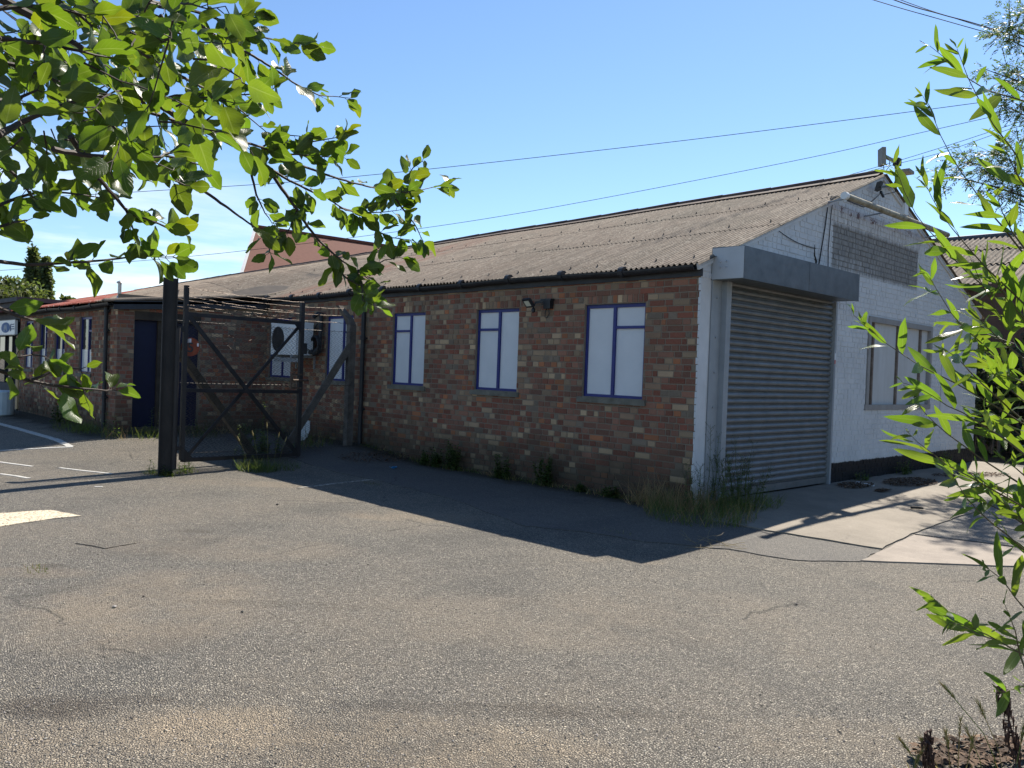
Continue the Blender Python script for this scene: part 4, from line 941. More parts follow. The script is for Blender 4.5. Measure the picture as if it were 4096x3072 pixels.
for par, top, bot, m in ((pa, FA + Vector((0, 0, 1.60)), SA + Vector((0, 0, -0.05)), MT['strut']), (pb, FB + Vector((0, 0, 1.63)), SB + Vector((0, 0, -0.05)), MT['post'])):
    mb = MB(); mb.bar(top, bot, 0.10, 0.105); mb.build('strut', m, par)
def fp_(u, z, off=0.0): return FA + fd * u + Z * z + fn * off
mb = MB(); chainlink(mb, fp_, fL, lambda u: -0.12, lambda u: 1.84, 0.075, 8, slack=0.010); 
for zz in (-0.05, 0.95, 1.83): mb.tube(sagline(fp_(0, zz, 0.08), fp_(fL, zz, 0.08), 0.01), 0.003, 4)
mb.build('chain_link', MT['mesh_wire'], fe)
for i, (za, zb2, la, lb, sg_) in enumerate(((2.03, 1.98, 0.02, 0.02, 0.04), (2.14, 2.10, 0.10, 0.08, 0.05), (2.26, 2.22, 0.18, 0.17, 0.06))):
    mb = MB(); barbed(mb, fp_(0, za, 0.06), FB + BLN * lb + Vector((0, 0, zb2)) + fn * 0.06, sg_, 20 + i); mb.build('barbed_wire', MT['wire'], fe)
mb = MB()
for k in range(7):
    c = fp_(rnd.uniform(0.4, 1.6), rnd.uniform(1.35, 1.75), 0.09); pts = [c]
    for j in range(9): c = c + Vector((rnd.uniform(-.07, .07), rnd.uniform(-.07, .07), rnd.uniform(-.09, .06))); pts.append(c)
    mb.tube(pts, 0.0022, 4)
mb.build('loose_wire', MT['wire'], fe)

sn = thing('number_sign', at(762, 1388, 11.18), 'round faded red sign with a black number 5 hung on the gate mesh', 'sign')
sc = at(762, 1388, 11.18); sn_n = (gn * 0.9 + Vector((0.2, -0.2, 0))).normalized(); sxx = Vector((0, 0, 1)).cross(sn_n).normalized()
rot = Matrix((sxx, Vector((0, 0, 1)), sn_n)).transposed().to_4x4()
mb = MB(); RS = 0.128; pr = [sc + (sxx * math.cos(2 * PI * k / 30) + Z * math.sin(2 * PI * k / 30)) * RS for k in range(30)]
mb.add(pr + [p - sn_n * 0.004 for p in pr], [tuple(range(30)), tuple(range(59, 29, -1))] + [(k, (k + 1) % 30, 30 + (k + 1) % 30, 30 + k)[::-1] for k in range(30)]); disc = mb.build('disc', MT['orange'], sn)
for (a, b, c, d) in ((-0.062, -0.030, 0.055, 0.108), (-0.022, 0.008, 0.055, 0.114), (0.088, 0.112, 0.012, 0.055)):
    mb = MB(); mb.obox(sc + sxx * a + Z * c + sn_n * 0.001, sxx * (b - a), Z * (d - c), sn_n * 0.002); mb.build('bare_patch', MT['board'], disc)
fc = bpy.data.curves.new('numeral', 'FONT'); fc.body = '5'; fc.size = 0.185; fc.align_x = 'CENTER'; fc.align_y = 'CENTER'; fc.extrude = 0.001; fc.offset = 0.0025
fo_ = bpy.data.objects.new('numeral_outline', fc); COL.objects.link(fo_); bpy.context.view_layer.update(); nme = bpy.data.meshes.new_from_object(fo_.evaluated_get(bpy.context.evaluated_depsgraph_get())); bpy.data.objects.remove(fo_); nme.materials.clear(); nme.materials.append(MT['dark'])
no = bpy.data.objects.new('numeral', nme); COL.objects.link(no); no.parent = disc
no.matrix_parent_inverse = Matrix.Identity(4); no.matrix_basis = Matrix.Translation(sn_n * 0.003 - Z * 0.012) @ rot

# white curved sheet leaning by the fence, blue scrap, planks, twig, stones
mb = MB(); bl = gnd(1196, 1765); dpt = (bl - CAM).dot(D_)
outl = [(1190, 1765), (1196, 1684), (1240, 1682), (1239, 1720), (1229, 1748), (1218, 1760)]
fr = [at(x, y, dpt) for x, y in outl]; back = [p + D_ * 0.03 + Vector((0, 0, 0.0)) for p in fr]
mb.add(fr + back, [tuple(range(6))[::-1], tuple(range(6, 12))] + [(k, (k + 1) % 6, 6 + (k + 1) % 6, 6 + k) for k in range(6)])
tag(mb.build('plastic_offcut', MT['debris'], None), 'white curved plastic offcut leaning at the foot of the fence strut', 'offcut')
q = gnd(1573, 1876); mb = MB()
for k in range(5):
    a = rnd.uniform(0, 6.28); p = q + Vector((rnd.uniform(-.03, .03), rnd.uniform(-.03, .03), 0.015)); e = Vector((math.cos(a), math.sin(a), 0.2)) * 0.035; f_ = Vector((-math.sin(a), math.cos(a), 0.35)) * 0.03
    mb.obox(p - e, e * 2, f_ * 1.5, Vector((0, 0, 0.003)))
tag(mb.build('blue_scrap', MT['litter'], None), 'crumpled bright blue scrap on the shaded tarmac', 'litter')
q = gnd(3455, 1935); mb = MB(); q1 = gnd(3425, 1938, 0.03); q2 = gnd(3495, 1949, 0.02); mb.bar(q1, q2, 0.07, 0.025)
tag(mb.build('timber_offcut', MT['debris'], None), 'pale broken board lying at the black foot of the gable', 'board')
q1 = gnd(3375, 1916, 0.06); q2 = gnd(3435, 1918, 0.07); mb = MB(); mb.bar(q1, q2, 0.12, 0.05)
tag(mb.build('mossy_block', MT['strut'], None), 'dark mossy timber block against the black foot of the gable', 'block')
q1 = gnd(3644, 2042, 0.035); q2 = gnd(3692, 2045, 0.035); mb = MB(); mb.tube([q1, q1.lerp(q2, .5) + Vector((0, 0, .006)), q2], [0.016, 0.018, 0.012], 7)
tag(mb.build('stick', MT['brownwood'], None), 'short dark stick lying on the sunlit concrete', 'stick')
def rock(mb, c, r, rr, col):
    vs = []; 
    for (a, b, d) in ((1, 0, 0), (-1, 0, 0), (0, 1, 0), (0, -1, 0), (0, 0, 1), (0, 0, -1), (.7, .7, .2), (-.7, .7, .3), (.7, -.7, .3), (-.7, -.7, .2)):
        k = r * rr.uniform(0.7, 1.15); vs.append((c.x + a * k, c.y + b * k, c.z + d * k * 0.6))
    mb.add(vs, [(4, 0, 6), (4, 6, 2), (4, 2, 7), (4, 7, 1), (4, 1, 9), (4, 9, 3), (4, 3, 8), (4, 8, 0), (0, 6, 5), (6, 2, 5), (2, 7, 5), (7, 1, 5), (1, 9, 5), (9, 3, 5), (3, 8, 5), (8, 0, 5)], 0, col)
for (px, py, r, col, lab) in ((458, 2430, 0.018, (0.30, 0.28, 0.26), 'rounded pale pebble on the dusty asphalt at the left'), (575, 2388, 0.012, (0.09, 0.07, 0.06), 'small brown stone near the pale pebble'), (1110, 2020, 0.02, (0.05, 0.045, 0.04), 'dark stone near the edge of the building shadow'), (970, 2450, 0.014, (0.04, 0.04, 0.04), 'black stone in the middle of the asphalt'), (3185, 2420, 0.016, (0.05, 0.045, 0.045), 'dark stone on the asphalt below the concrete apron')):
    mb = MB(); rock(mb, gnd(px, py, r * 0.45), r, rnd, col); tag(mb.build('stone', MT['stone'], None), lab, 'stone', 'stones on the yard')
mb = MB(); rr = random.Random(99)
for k in range(11000):
    px = rr.uniform(-200, 4300); t = rr.random() ** 0.7; py = 3150 - t * 1000
    p = gnd(px, py); nz = mnoise.noise(Vector((p.x * 1.3, p.y * 1.3, 9.0)))
    if py < 2750 and rr.random() < 0.65 - nz: continue
    r = rr.choice((0.0025, 0.003, 0.0035, 0.004, 0.005, 0.006)) * (1.25 if rr.random() < 0.05 else 1.0); g = rr.choice((0.05, 0.09, 0.14, 0.2, 0.28, 0.36))
    rock(mb, p + Vector((0, 0, r * 0.3)), r, rr, (g, g * rr.uniform(0.88, 0.97), g * rr.uniform(0.72, 0.9)))
tag(mb.build('loose_gravel', MT['stone'], None), 'loose chippings scattered over the asphalt nearest the viewer', 'gravel', kind='stuff')
def litter_patch(name, cx, cy, rx, ry, n, label, seed):
    mb = MB(); rr = random.Random(seed)
    for k in range(n):
        a = rr.uniform(0, 6.28); q = math.sqrt(rr.random()); p = gnd(cx + rx * q * math.cos(a), cy + ry * q * math.sin(a), 0.03 + rr.uniform(0, 0.008))
        e = Vector((rr.uniform(-1, 1), rr.uniform(-1, 1), rr.uniform(-.3, .3))).normalized() * rr.uniform(0.012, 0.032); f_ = Vector((-e.y, e.x, rr.uniform(-.01, .02))) * 0.45; g = rr.uniform(0.4, 1.2)
        mb.add([p - e, p + f_, p + e, p - f_], [(0, 1, 2, 3)], 0, (g, g, g))
    tag(mb.build(name, MT['litterleaf'], None), label, 'leaf litter', kind='stuff')
litter_patch('leaf_litter', 3640, 1935, 110, 17, 900, 'patch of dead brown leaves on the shaded concrete by the gable', 1)
litter_patch('leaf_litter', 3420, 1948, 75, 12, 450, 'dead leaves heaped beside the broken board at the gable foot', 2)
litter_patch('leaf_litter', 3530, 1970, 35, 5, 120, 'small scatter of dead leaves on the apron', 3)
litter_patch('leaf_litter', 1500, 1835, 150, 22, 500, 'dark leaf litter round the foot of the downpipe', 4)
litter_patch('leaf_litter', 3890, 3030, 260, 60, 500, 'dry brown leaves among the grasses at the bottom right', 5)
litter_patch('leaf_litter', 3880, 1905, 160, 10, 500, 'brown litter in the sunlight behind the willow', 6)

# ------------------------------------------------------------------ leaves
def leaf(mb, base, d, nrm, L, W, col, rr, stations=8, shape=0.42, curl=0.12, fold=0.25, serr=0.05, mi=0, twist=0.0):
    d = d.normalized(); s = d.cross(nrm)
    if s.length < 1e-4: s = d.cross(Vector((1, 0, 0.3)))
    s.normalize(); n = s.cross(d).normalized(); vs = []; uvs = []; ph = rr.uniform(0, 6.28)
    for i in range(stations + 1):
        t = i / stations
        w = W / 2 * (math.sin(PI * t ** (math.log(0.5) / math.log(shape))) ** 0.75 if 0 < t < 1 else 0.0)
        wl = w * (1 + rr.uniform(-serr, serr) * 2); wr = w * (1 + rr.uniform(-serr, serr) * 2)
        c = base + d * (L * t) - n * (curl * L * t * t); s2 = s * math.cos(twist * t) + n * math.sin(twist * t); n2 = n * math.cos(twist * t) - s * math.sin(twist * t)
        wv = math.sin(t * 7.5 + ph) * 0.22; wv2 = math.sin(t * 8.5 + ph * 1.7) * 0.22
        vs += [c - s2 * wl + n2 * wl * (fold + wv), c, c + s2 * wr + n2 * wr * (fold + wv2)]; uvs += [(t, 0), (t, 0.5), (t, 1)]
    fs = []
    for i in range(stations):
        a = i * 3; fs += [(a, a + 1, a + 4, a + 3), (a + 1, a + 2, a + 5, a + 4)]
    mb.add(vs, fs, mi, col, uvs)
def resample(pts, step):
    out = [pts[0]]; acc = 0.0
    for a, b in zip(pts[:-1], pts[1:]):
        L = (b - a).length; n = max(1, int(L / step))
        for i in range(1, n + 1): out.append(a.lerp(b, i / n))
    return out
def twig3(pix, d0, d1, rr):
    pts = []; n = len(pix)
    for i, (x, y) in enumerate(pix):
        t = i / max(1, n - 1); pts.append(at(x, y, d0 + (d1 - d0) * t + (rr.uniform(-.02, .02) if 0 < i < n - 1 else 0)))
    return pts
# ------------------------------------------------------------------ sallow tree, upper left (close to the camera)
rr = random.Random(41)
tb = CAM - R_ * 2.6 + D_ * 1.6; tb.z = -0.28
tree = thing('sallow_tree', tb, 'broad leaved sallow whose sunlit branches hang into the upper left', 'tree')
TW = [
 ([(230, -90), (300, -40), (371, 19), (434, 72), (530, 135), (579, 164), (651, 227), (714, 265), (781, 313), (849, 366), (942, 424), (1074, 535)], 1.35, 1.95, 9, 0.25),
 ([(-60, -40), (120, 60), (330, 200), (482, 313), (554, 366), (622, 410), (709, 468), (791, 511), (892, 559), (942, 586), (1016, 632), (1088, 680), (1160, 723), (1238, 762), (1310, 793), (1382, 841), (1460, 850)], 1.3, 2.15, 11, 0.35),
 ([(540, 358), (598, 448), (709, 487), (902, 545), (1045, 588), (1112, 612), (1286, 627), (1372, 627)], 1.5, 2.0, 6, 0.45),
 ([(1045, 590), (1130, 640), (1228, 670), (1310, 701), (1401, 728), (1479, 747), (1541, 759), (1623, 769), (1671, 764), (1744, 745), (1790, 735)], 1.88, 2.3, 4.5, 0.35),
 ([(1565, 759), (1609, 730), (1652, 672), (1690, 645)], 2.2, 2.3, 3.0, 0.0),
 ([(1560, 765), (1600, 820), (1660, 900), (1690, 960)], 2.2, 2.3, 3.5, 0.0),
 ([(1360, 830), (1430, 850), (1520, 850), (1600, 840)], 2.1, 2.25, 3.5, 0.0),
 ([(1083, 692), (1141, 774), (1189, 841), (1233, 909), (1271, 957), (1339, 1019), (1382, 1053), (1430, 1082), (1503, 1140)], 1.9, 2.15, 6, 0.15),
 ([(1324, 1024), (1348, 1068), (1382, 1111), (1445, 1145), (1470, 1190)], 2.05, 2.1, 3.5, 0.0),
 ([(1432, 1082), (1490, 1065), (1540, 1040), (1600, 1030)], 2.1, 2.2, 3, 0.0),
 ([(1430, 1085), (1450, 1150), (1450, 1200), (1490, 1220)], 2.1, 2.0, 3, 0.0),
 ([(996, 629), (1004, 687), (1025, 778), (1059, 851), (1088, 889)], 1.85, 1.95, 4.5, 0.5),
 ([(767, 714), (820, 766), (904, 827), (972, 875), (1030, 918), (1069, 976), (1080, 1010)], 1.6, 1.85, 5, 0.6),
 ([(1189, 841), (1165, 900), (1150, 930)], 1.95, 1.9, 3, 0.0),
 ([(1480, 870), (1520, 930), (1560, 950), (1640, 960)], 2.15, 2.2, 3, 0.2),
 ([(212, 598), (325, 617), (410, 627), (521, 632), (641, 627), (700, 600)], 1.0, 1.2, 5, 0.1),
 ([(280, 545), (309, 588), (347, 651), (400, 718), (468, 796), (506, 842), (537, 863), (603, 881), (693, 923), (740, 925)], 1.2, 1.5, 6, 0.45),
 ([(506, 842), (525, 900), (545, 960)], 1.45, 1.45, 3, 0.1),
 ([(-60, 1045), (0, 1047), (96, 1059), (199, 1056), (301, 1050), (386, 1044), (500, 1032), (573, 1026), (690, 1028)], 1.25, 1.55, 5, 0.35),
 ([(-80, 1200), (0, 1233), (72, 1264), (139, 1282), (190, 1300)], 1.1, 1.2, 4, 0.1),
 ([(-60, 1460), (0, 1484), (121, 1523), (211, 1541), (331, 1556), (422, 1562), (445, 1560)], 1.2, 1.4, 5, 0.1),
 ([(121, 1523), (199, 1490), (259, 1472), (320, 1475)], 1.27, 1.35, 3, 0.2),
 ([(-50, 1420), (60, 1430), (130, 1420), (180, 1425)], 1.2, 1.25, 3, 0.1),
 ([(-70, 560), (0, 535), (82, 492), (193, 444), (270, 415), (347, 395), (400, 381)], 0.85, 0.98, 6, 0.2),
 ([(-60, 145), (0, 152), (96, 164), (198, 178), (328, 207), (430, 230)], 0.80, 0.95, 5, 0.0),
 ([(560, -40), (588, 0), (675, 24), (752, 39), (844, 63), (902, 92), (982, 125), (1069, 154), (1141, 169), (1252, 183)], 1.55, 2.0, 6, 0.15),
 ([(460, -40), (600, 15), (714, 43), (781, 87), (844, 130), (902, 170), (982, 207), (1059, 251), (1131, 299), (1170, 328), (1213, 352), (1276, 381), (1334, 386), (1400, 393)], 1.45, 2.05, 6, 0.15),
 ([(525, 183), (603, 236), (660, 275), (742, 313), (820, 357), (906, 381), (1020, 376), (1088, 359)], 1.35, 1.75, 5, 0.1),
 ([(930, 110), (960, 70), (1010, 40)], 1.75, 1.85, 3, 0.1),
 ([(-40, 240), (60, 260), (160, 300), (250, 330)], 0.95, 1.0, 4, 0.0),
 ([(-40, 40), (100, 20), (220, 30), (340, 60)], 0.85, 0.95, 4, 0.0),
 ([(150, -60), (230, 0), (330, 70), (400, 130)], 0.95, 1.05, 4, 0.0),
 ([(-40, 400), (60, 400), (150, 360)], 0.9, 0.95, 4, 0.0),
 ([(-60, 640), (20, 660), (80, 720), (130, 790)], 1.1, 1.15, 4, 0.0),
 ([(0, 820), (70, 790), (150, 770), (260, 770), (330, 780), (400, 790)], 1.4, 1.6, 4, 0.1),
 ([(-40, 920), (50, 890), (110, 880)], 1.4, 1.5, 4, 0.0),
 ([(640, 60), (680, 110), (760, 160), (830, 200)], 1.4, 1.5, 4, 0.0),
 ([(420, 80), (520, 60), (600, 80)], 1.3, 1.35, 4, 0.0),
 ([(790, 510), (840, 470), (890, 440)], 1.6, 1.6, 3, 0.1),
 ([(620, 410), (700, 380), (760, 395), (800, 420)], 1.45, 1.5, 3, 0.1),
 ([(1045, 590), (1090, 560), (1150, 540), (1200, 545)], 1.85, 1.9, 3, 0.0),
 ([(1120, 612), (1180, 580), (1290, 560), (1370, 545)], 1.9, 1.95, 3, 0.0),
 ([(650, 620), (740, 640), (800, 660)], 1.3, 1.35, 3, 0.0),
 ([(310, 590), (390, 540), (480, 500)], 1.2, 1.25, 3, 0.0),
 ([(500, 650), (580, 690), (690, 720), (740, 740)], 1.2, 1.3, 3, 0.0),
]
stems = MB(); fol = MB(); hold = MB()
def sal_leaf(p, t, rr, scale=1.0):
    side = Vector((rr.gauss(0, 1), rr.gauss(0, 1), rr.gauss(0, 1))); side -= t * side.dot(t); side.normalize()
    d = (t * rr.uniform(0.35, 1.0) + side * rr.uniform(0.6, 1.0) + Vector((0, 0, -0.12))).normalized()
    toc = (CAM - p).normalized()
    nrm = (Vector((rr.gauss(0, .55), rr.gauss(0, .55), rr.gauss(0, .55))) + Vector((0, 0, 0.55)) - toc * 0.55 * (1 if rr.random() < 0.8 else -1)).normalized()
    L = rr.uniform(0.037, 0.066) * scale * min(1.0, 0.42 + 0.36 * (p - CAM).dot(D_)); W = L * rr.uniform(0.48, 0.66)
    g = rr.uniform(0.8, 1.2); col = (g * rr.uniform(0.85, 1.15), g, g * rr.uniform(0.7, 1.1))
    if rr.random() < 0.04: col = (1.5, 1.15, 0.5)
    pet = rr.uniform(0.006, 0.012); stems.tube([p, p + d * pet], [0.0007, 0.0006], 4, cap=False)
    leaf(fol, p + d * pet, d, nrm, L, W, col, rr, 13, rr.uniform(0.42, 0.55), rr.uniform(-0.05, 0.38), rr.uniform(0.08, 0.4), 0.045, 0, rr.uniform(-0.9, 0.9))
for pix, d0, d1, rad, start in TW:
    pts = resample(twig3(pix, d0, d1, rr), 0.012); n = len(pts)
    pts = [p + Vector((rr.uniform(-1, 1), rr.uniform(-1, 1), rr.uniform(-1, 1))) * 0.0006 for p in pts]
    rads = [(rad * (1 - i / n) ** 0.8 + 1.0) * 0.00062 for i in range(n)]
    stems.tube(pts, rads, 6)
    acc = 0.0; i = int(n * start)
    while i < n - 1:
        t = (pts[i + 1] - pts[i]).normalized(); sal_leaf(pts[i], t, rr)
        if rr.random() < 0.35: sal_leaf(pts[i], t, rr, 0.8)
        i += rr.choice((1, 1, 2, 2)) if n < 40 else rr.choice((1, 1, 2, 2, 3))
    for _ in range(3): sal_leaf(pts[-1], (pts[-1] - pts[-2]).normalized(), rr, 0.8)
# short leafy spurs filling the thick of the branch
for k in range(64):
    x = rr.uniform(-150, 800); y = rr.uniform(-80, 640) * (1 - 0.25 * max(0, x) / 760)
    d = rr.uniform(0.85, 1.55); p = at(x, y, d); t = (Vector((0.3, 0.3, -0.3)) + Vector((rr.gauss(0, .6), rr.gauss(0, .6), rr.gauss(0, .4)))).normalized()
    pts = [p]
    for j in range(6): t = (t + Vector((rr.gauss(0, .15), rr.gauss(0, .15), rr.gauss(0, .15) - 0.05))).normalized(); pts.append(pts[-1] + t * 0.02)
    stems.tube(pts, [0.0014 - 0.00015 * j for j in range(7)], 5)
    for j in range(1, 7):
        if rr.random() < 0.85: sal_leaf(pts[j], t, rr)
trunk = MB(); tt = [tb, tb + Vector((0.05, 0.02, 0.8)), tb + Vector((0.0, 0.1, 1.6)), tb + Vector((0.12, 0.12, 2.4)), tb + Vector((0.2, 0.1, 3.2))]
trunk.tube(tt, [0.11, 0.095, 0.085, 0.07, 0.05], 12)
for pix, d0, d1, rad, start in TW:
    p = at(pix[0][0], pix[0][1], d0)
    if (pix[0][0] < 0 or pix[0][1] < 0) and rad >= 4:
        e = tt[3] if p.z > 1.7 else tt[2]; trunk.tube([e, e.lerp(p, 0.5) + Vector((0, 0, 0.08)), p], [0.02, 0.010, rad * 0.0007], 6)
trunk.build('trunk', MT['trunk'], tree, True); stems.build('branch', MT['bark'], tree); fol.build('foliage', MT['sallow'], tree, True)

# ------------------------------------------------------------------ willow shrub, right
rr = random.Random(77)
wb = at(4550, 3500, 2.0); wb.z = -0.28
wil = thing('willow_shrub', wb, 'young narrow leaved willow with sunlit shoots along the right edge', 'shrub')
WS = [
 [(3716, 181), (3770, 224), (3835, 282), (3879, 318), (3951, 362), (4024, 383), (4100, 405), (4200, 460)],
 [(3828, 195), (3872, 311), (3908, 383), (3937, 434), (3973, 499), (4024, 564), (4067, 622), (4120, 700), (4200, 820)],
 [(3691, 383), (3734, 470), (3763, 543), (3807, 629), (3850, 695), (3901, 767), (3951, 839), (4002, 897), (4053, 962), (4130, 1060)],
 [(3575, 651), (3597, 709), (3618, 767), (3662, 854), (3705, 912), (3763, 970), (3807, 1027), (3864, 1085), (3951, 1158), (4024, 1216), (4096, 1290), (4200, 1400)],
 [(3691, 709), (3727, 789), (3763, 854), (3807, 912), (3879, 998), (3951, 1078), (4060, 1180), (4180, 1300)],
 [(3413, 1259), (3459, 1299), (3532, 1365), (3611, 1418), (3671, 1458), (3751, 1498), (3830, 1537), (3910, 1584), (4002, 1637), (4093, 1696), (4220, 1790)],
 [(3611, 1531), (3670, 1550), (3731, 1584), (3790, 1624), (3850, 1650), (3936, 1703), (4029, 1763), (4150, 1860)],
 [(3645, 1577), (3698, 1650), (3737, 1690), (3790, 1736), (3863, 1789), (3936, 1842), (4029, 1902), (4120, 1960)],
 [(3625, 1723), (3671, 1769), (3724, 1809), (3790, 1862), (3870, 1902), (3963, 1955), (4082, 2021), (4180, 2080)],
 [(3800, 1880), (3817, 1915), (3863, 1988), (3910, 2041), (3969, 2094), (4029, 2140), (4082, 2187), (4180, 2270)],
 [(3705, 1093), (3724, 1120), (3764, 1186), (3804, 1252), (3850, 1305), (3910, 1358), (3963, 1405), (4029, 1471), (4120, 1560)],
 [(3770, 1395), (3790, 1405), (3830, 1431), (3877, 1484), (3930, 1537), (4000, 1600), (4100, 1690)],
 [(3725, 2388), (3785, 2440), (3828, 2490), (3906, 2535), (3984, 2561), (4096, 2587), (4200, 2640)],
 [(3932, 2259), (4010, 2319), (4060, 2390), (4130, 2470), (4200, 2560)],
 [(3800, 2490), (3860, 2500), (3950, 2540), (4040, 2590), (4150, 2650)],
 [(3900, 1020), (3950, 1080), (4010, 1160), (4080, 1250), (4160, 1330)],
 [(3980, 760), (4010, 850), (4050, 930), (4110, 1010)],
 [(4010, 560), (4040, 640), (4080, 720), (4150, 800)],
 [(3880, 1240), (3940, 1300), (4010, 1370), (4090, 1430)],
 [(3930, 1660), (3990, 1710), (4060, 1770), (4140, 1840)],
 [(3900, 1990), (3960, 2020), (4040, 2060), (4130, 2120)],
 [(3960, 1480), (4020, 1540), (4090, 1600), (4160, 1640)],
 [(4000, 1830), (4060, 1870), (4130, 1930)],
 [(3985, 1130), (4030, 1200), (4090, 1270), (4150, 1370)],
 [(4020, 2420), (4060, 2520), (4080, 2620), (4110, 2700)],
 [(3990, 2780), (4040, 2760), (4110, 2740)],
]
stems = MB(); fol = MB()
def wil_leaf(p, t, rr, s=1.0):
    side = Vector((rr.gauss(0, 1), rr.gauss(0, 1), rr.gauss(0, 1))); side -= t * side.dot(t); side.normalize()
    d = (t * rr.uniform(0.6, 1.1) + side * rr.uniform(0.45, 0.95) + Vector((0, 0, -0.05))).normalized()
    nrm = (Vector((rr.gauss(0, .6), rr.gauss(0, .6), rr.gauss(0, .6))) + Vector((0, 0, 0.45)) - (CAM - p).normalized() * 0.5).normalized()
    L = rr.uniform(0.062, 0.112) * s; W = L * rr.uniform(0.16, 0.25)
    g = rr.uniform(0.8, 1.2); col = (g * rr.uniform(0.85, 1.15), g, g * rr.uniform(0.7, 1.1))
    leaf(fol, p, d, nrm, L, W, col, rr, 8, rr.uniform(0.38, 0.5), rr.uniform(-0.02, 0.35), rr.uniform(0.05, 0.35), 0.03, 0, rr.uniform(-1.0, 1.0))
for si, pix in enumerate(WS):
    d0 = rr.uniform(1.6, 1.85); d1 = d0 + rr.uniform(0.0, 0.25)
    pts = resample(twig3(pix, d0, d1, rr), 0.012); n = len(pts)
    rads = [(0.9 + 3.6 * (i / n)) * 0.00052 for i in range(n)]; stems.tube(pts, rads, 6)
    i = 0
    while i < n - 1:
        t = (pts[max(i - 1, 0)] - pts[min(i + 1, n - 1)]).normalized(); s = min(1.0, 0.40 + 0.09 * i)
        wil_leaf(pts[i], t, rr, s)
        if i < 4: wil_leaf(pts[i], t, rr, s * 0.7)
        i += rr.choice((1, 2, 2)) if i < 8 else rr.choice((3, 3, 4))
    e = pts[-1]; lo = wb.lerp(e, 0.35); lo.z = max(0.12, e.z * 0.4)
    stems.tube([e, e.lerp(lo, 0.5) + Vector((0, 0, 0.03)), lo, wb], [0.0025, 0.004, 0.006, 0.010], 6)
for k in range(12):                                              # thick of the shrub toward its heart
    x = rr.uniform(3920, 4350); y = rr.uniform(900, 2250); p = at(x, y, rr.uniform(1.7, 2.3)); t = (-R_ * rr.uniform(0.3, 1) + Vector((0, 0, rr.uniform(0.1, 1))) + D_ * rr.gauss(0, .4)).normalized(); pts = [p]
    for j in range(7): t = (t + Vector((rr.gauss(0, .1), rr.gauss(0, .1), rr.gauss(0, .1)))).normalized(); pts.append(pts[-1] + t * 0.025)
    stems.tube(pts, [0.0018 - 0.00018 * j for j in range(8)], 5)
    for j in range(8): wil_leaf(pts[j], t, rr, 1.0 if j < 5 else 0.6)
stems.build('stem', MT['willow_bark'], wil); fol.build('foliage', MT['willow'], wil, True)

# ------------------------------------------------------------------ weeds and grasses
def blade(mb, p, d, L, w, bend, col, rr, mi=0):
    d = d.normalized(); s = d.cross(Vector((0, 0, 1)))
    if s.length < 1e-3: s = Vector((1, 0, 0))
    s.normalize(); a = rr.uniform(0, 6.28); s = Quaternion(d, a) @ s; out = Vector((d.x, d.y, 0)); vs = []
    for i in range(5):
        t = i / 4; c = p + d * L * t + (out - Vector((0, 0, 0.55))) * bend * L * t * t; ww = w * (1 - t) * 0.5 + 0.0003; vs += [c - s * ww, c + s * ww]
    mb.add(vs, [(2 * i, 2 * i + 1, 2 * i + 3, 2 * i + 2) for i in range(4)], mi, col)
def grass(mb, c, rad, n, h, rr, mi=0, asp=(1, 1)):
    for k in range(n):
        a = rr.uniform(0, 6.28); q = rad * math.sqrt(rr.random()); p = Vector((c.x + q * math.cos(a) * asp[0], c.y + q * math.sin(a) * asp[1], 0)); p.z = gh(p.x, p.y) - 0.005
        d = Vector((rr.gauss(0, .35), rr.gauss(0, .35), 1)); g = rr.uniform(0.5, 1.3)
        blade(mb, p, d, h * rr.uniform(0.4, 1.1), rr.uniform(0.003, 0.007), rr.uniform(0, 0.5), (g * rr.uniform(0.9, 1.4), g, g * 0.9), rr, mi)
def stalk(mb, p, h, rr, leaves=10, ls=0.05, lean=(0, 0), mi_s=0, mi_l=0, seed=False, col=(1, 1, 1)):
    p = Vector((p.x, p.y, gh(p.x, p.y) - 0.01))
    pts = [p]; d = Vector((lean[0], lean[1], 1)).normalized()
    for j in range(10): d = (d + Vector((rr.gauss(0, .06), rr.gauss(0, .06), 0.02))).normalized(); pts.append(pts[-1] + d * h / 10)
    mb.tube(pts, [0.0045 * (1 - j / 13) for j in range(11)], 5, mi_s, (0.9, 0.8, 0.6))
    for k in range(leaves):
        t = rr.uniform(0.08, 1.0); i = min(9, int(t * 10)); q = pts[i].lerp(pts[i + 1], t * 10 - i); a = rr.uniform(0, 6.28)
        dd = Vector((math.cos(a), math.sin(a), rr.uniform(-0.1, 0.9))); L = ls * (1.2 - 0.6 * t) * rr.uniform(0.7, 1.3); g = rr.uniform(0.7, 1.25)
        leaf(mb, q, dd, Vector((0, 0, 1)), L, L * rr.uniform(0.28, 0.45), (g * col[0], g * col[1], g * col[2]), rr, 4, 0.45, 0.25, 0.15, 0.05, mi_l)
    if seed:
        for k in range(14):
            a = rr.uniform(0, 6.28); b = pts[-1] - Vector((0, 0, rr.uniform(0, h * 0.35))); e = b + Vector((math.cos(a), math.sin(a), rr.uniform(0.4, 1.4))) * rr.uniform(0.02, 0.06)
            mb.tube([b, e], 0.0012, 3, mi_s, (0.5, 0.5, 0.4)); mb.tube([e, e + Vector((0, 0, 0.008))], [0.004, 0.001], 4, mi_s, (0.5, 0.45, 0.3))
rr = random.Random(5)
WM = [MT['weed'], MT['straw'], MT['dead']]
def weed_obj(name, label, cat, group, fn):
    mb = MB(); fn(mb); return tag(mb.build(name, WM, None), label, cat, group)
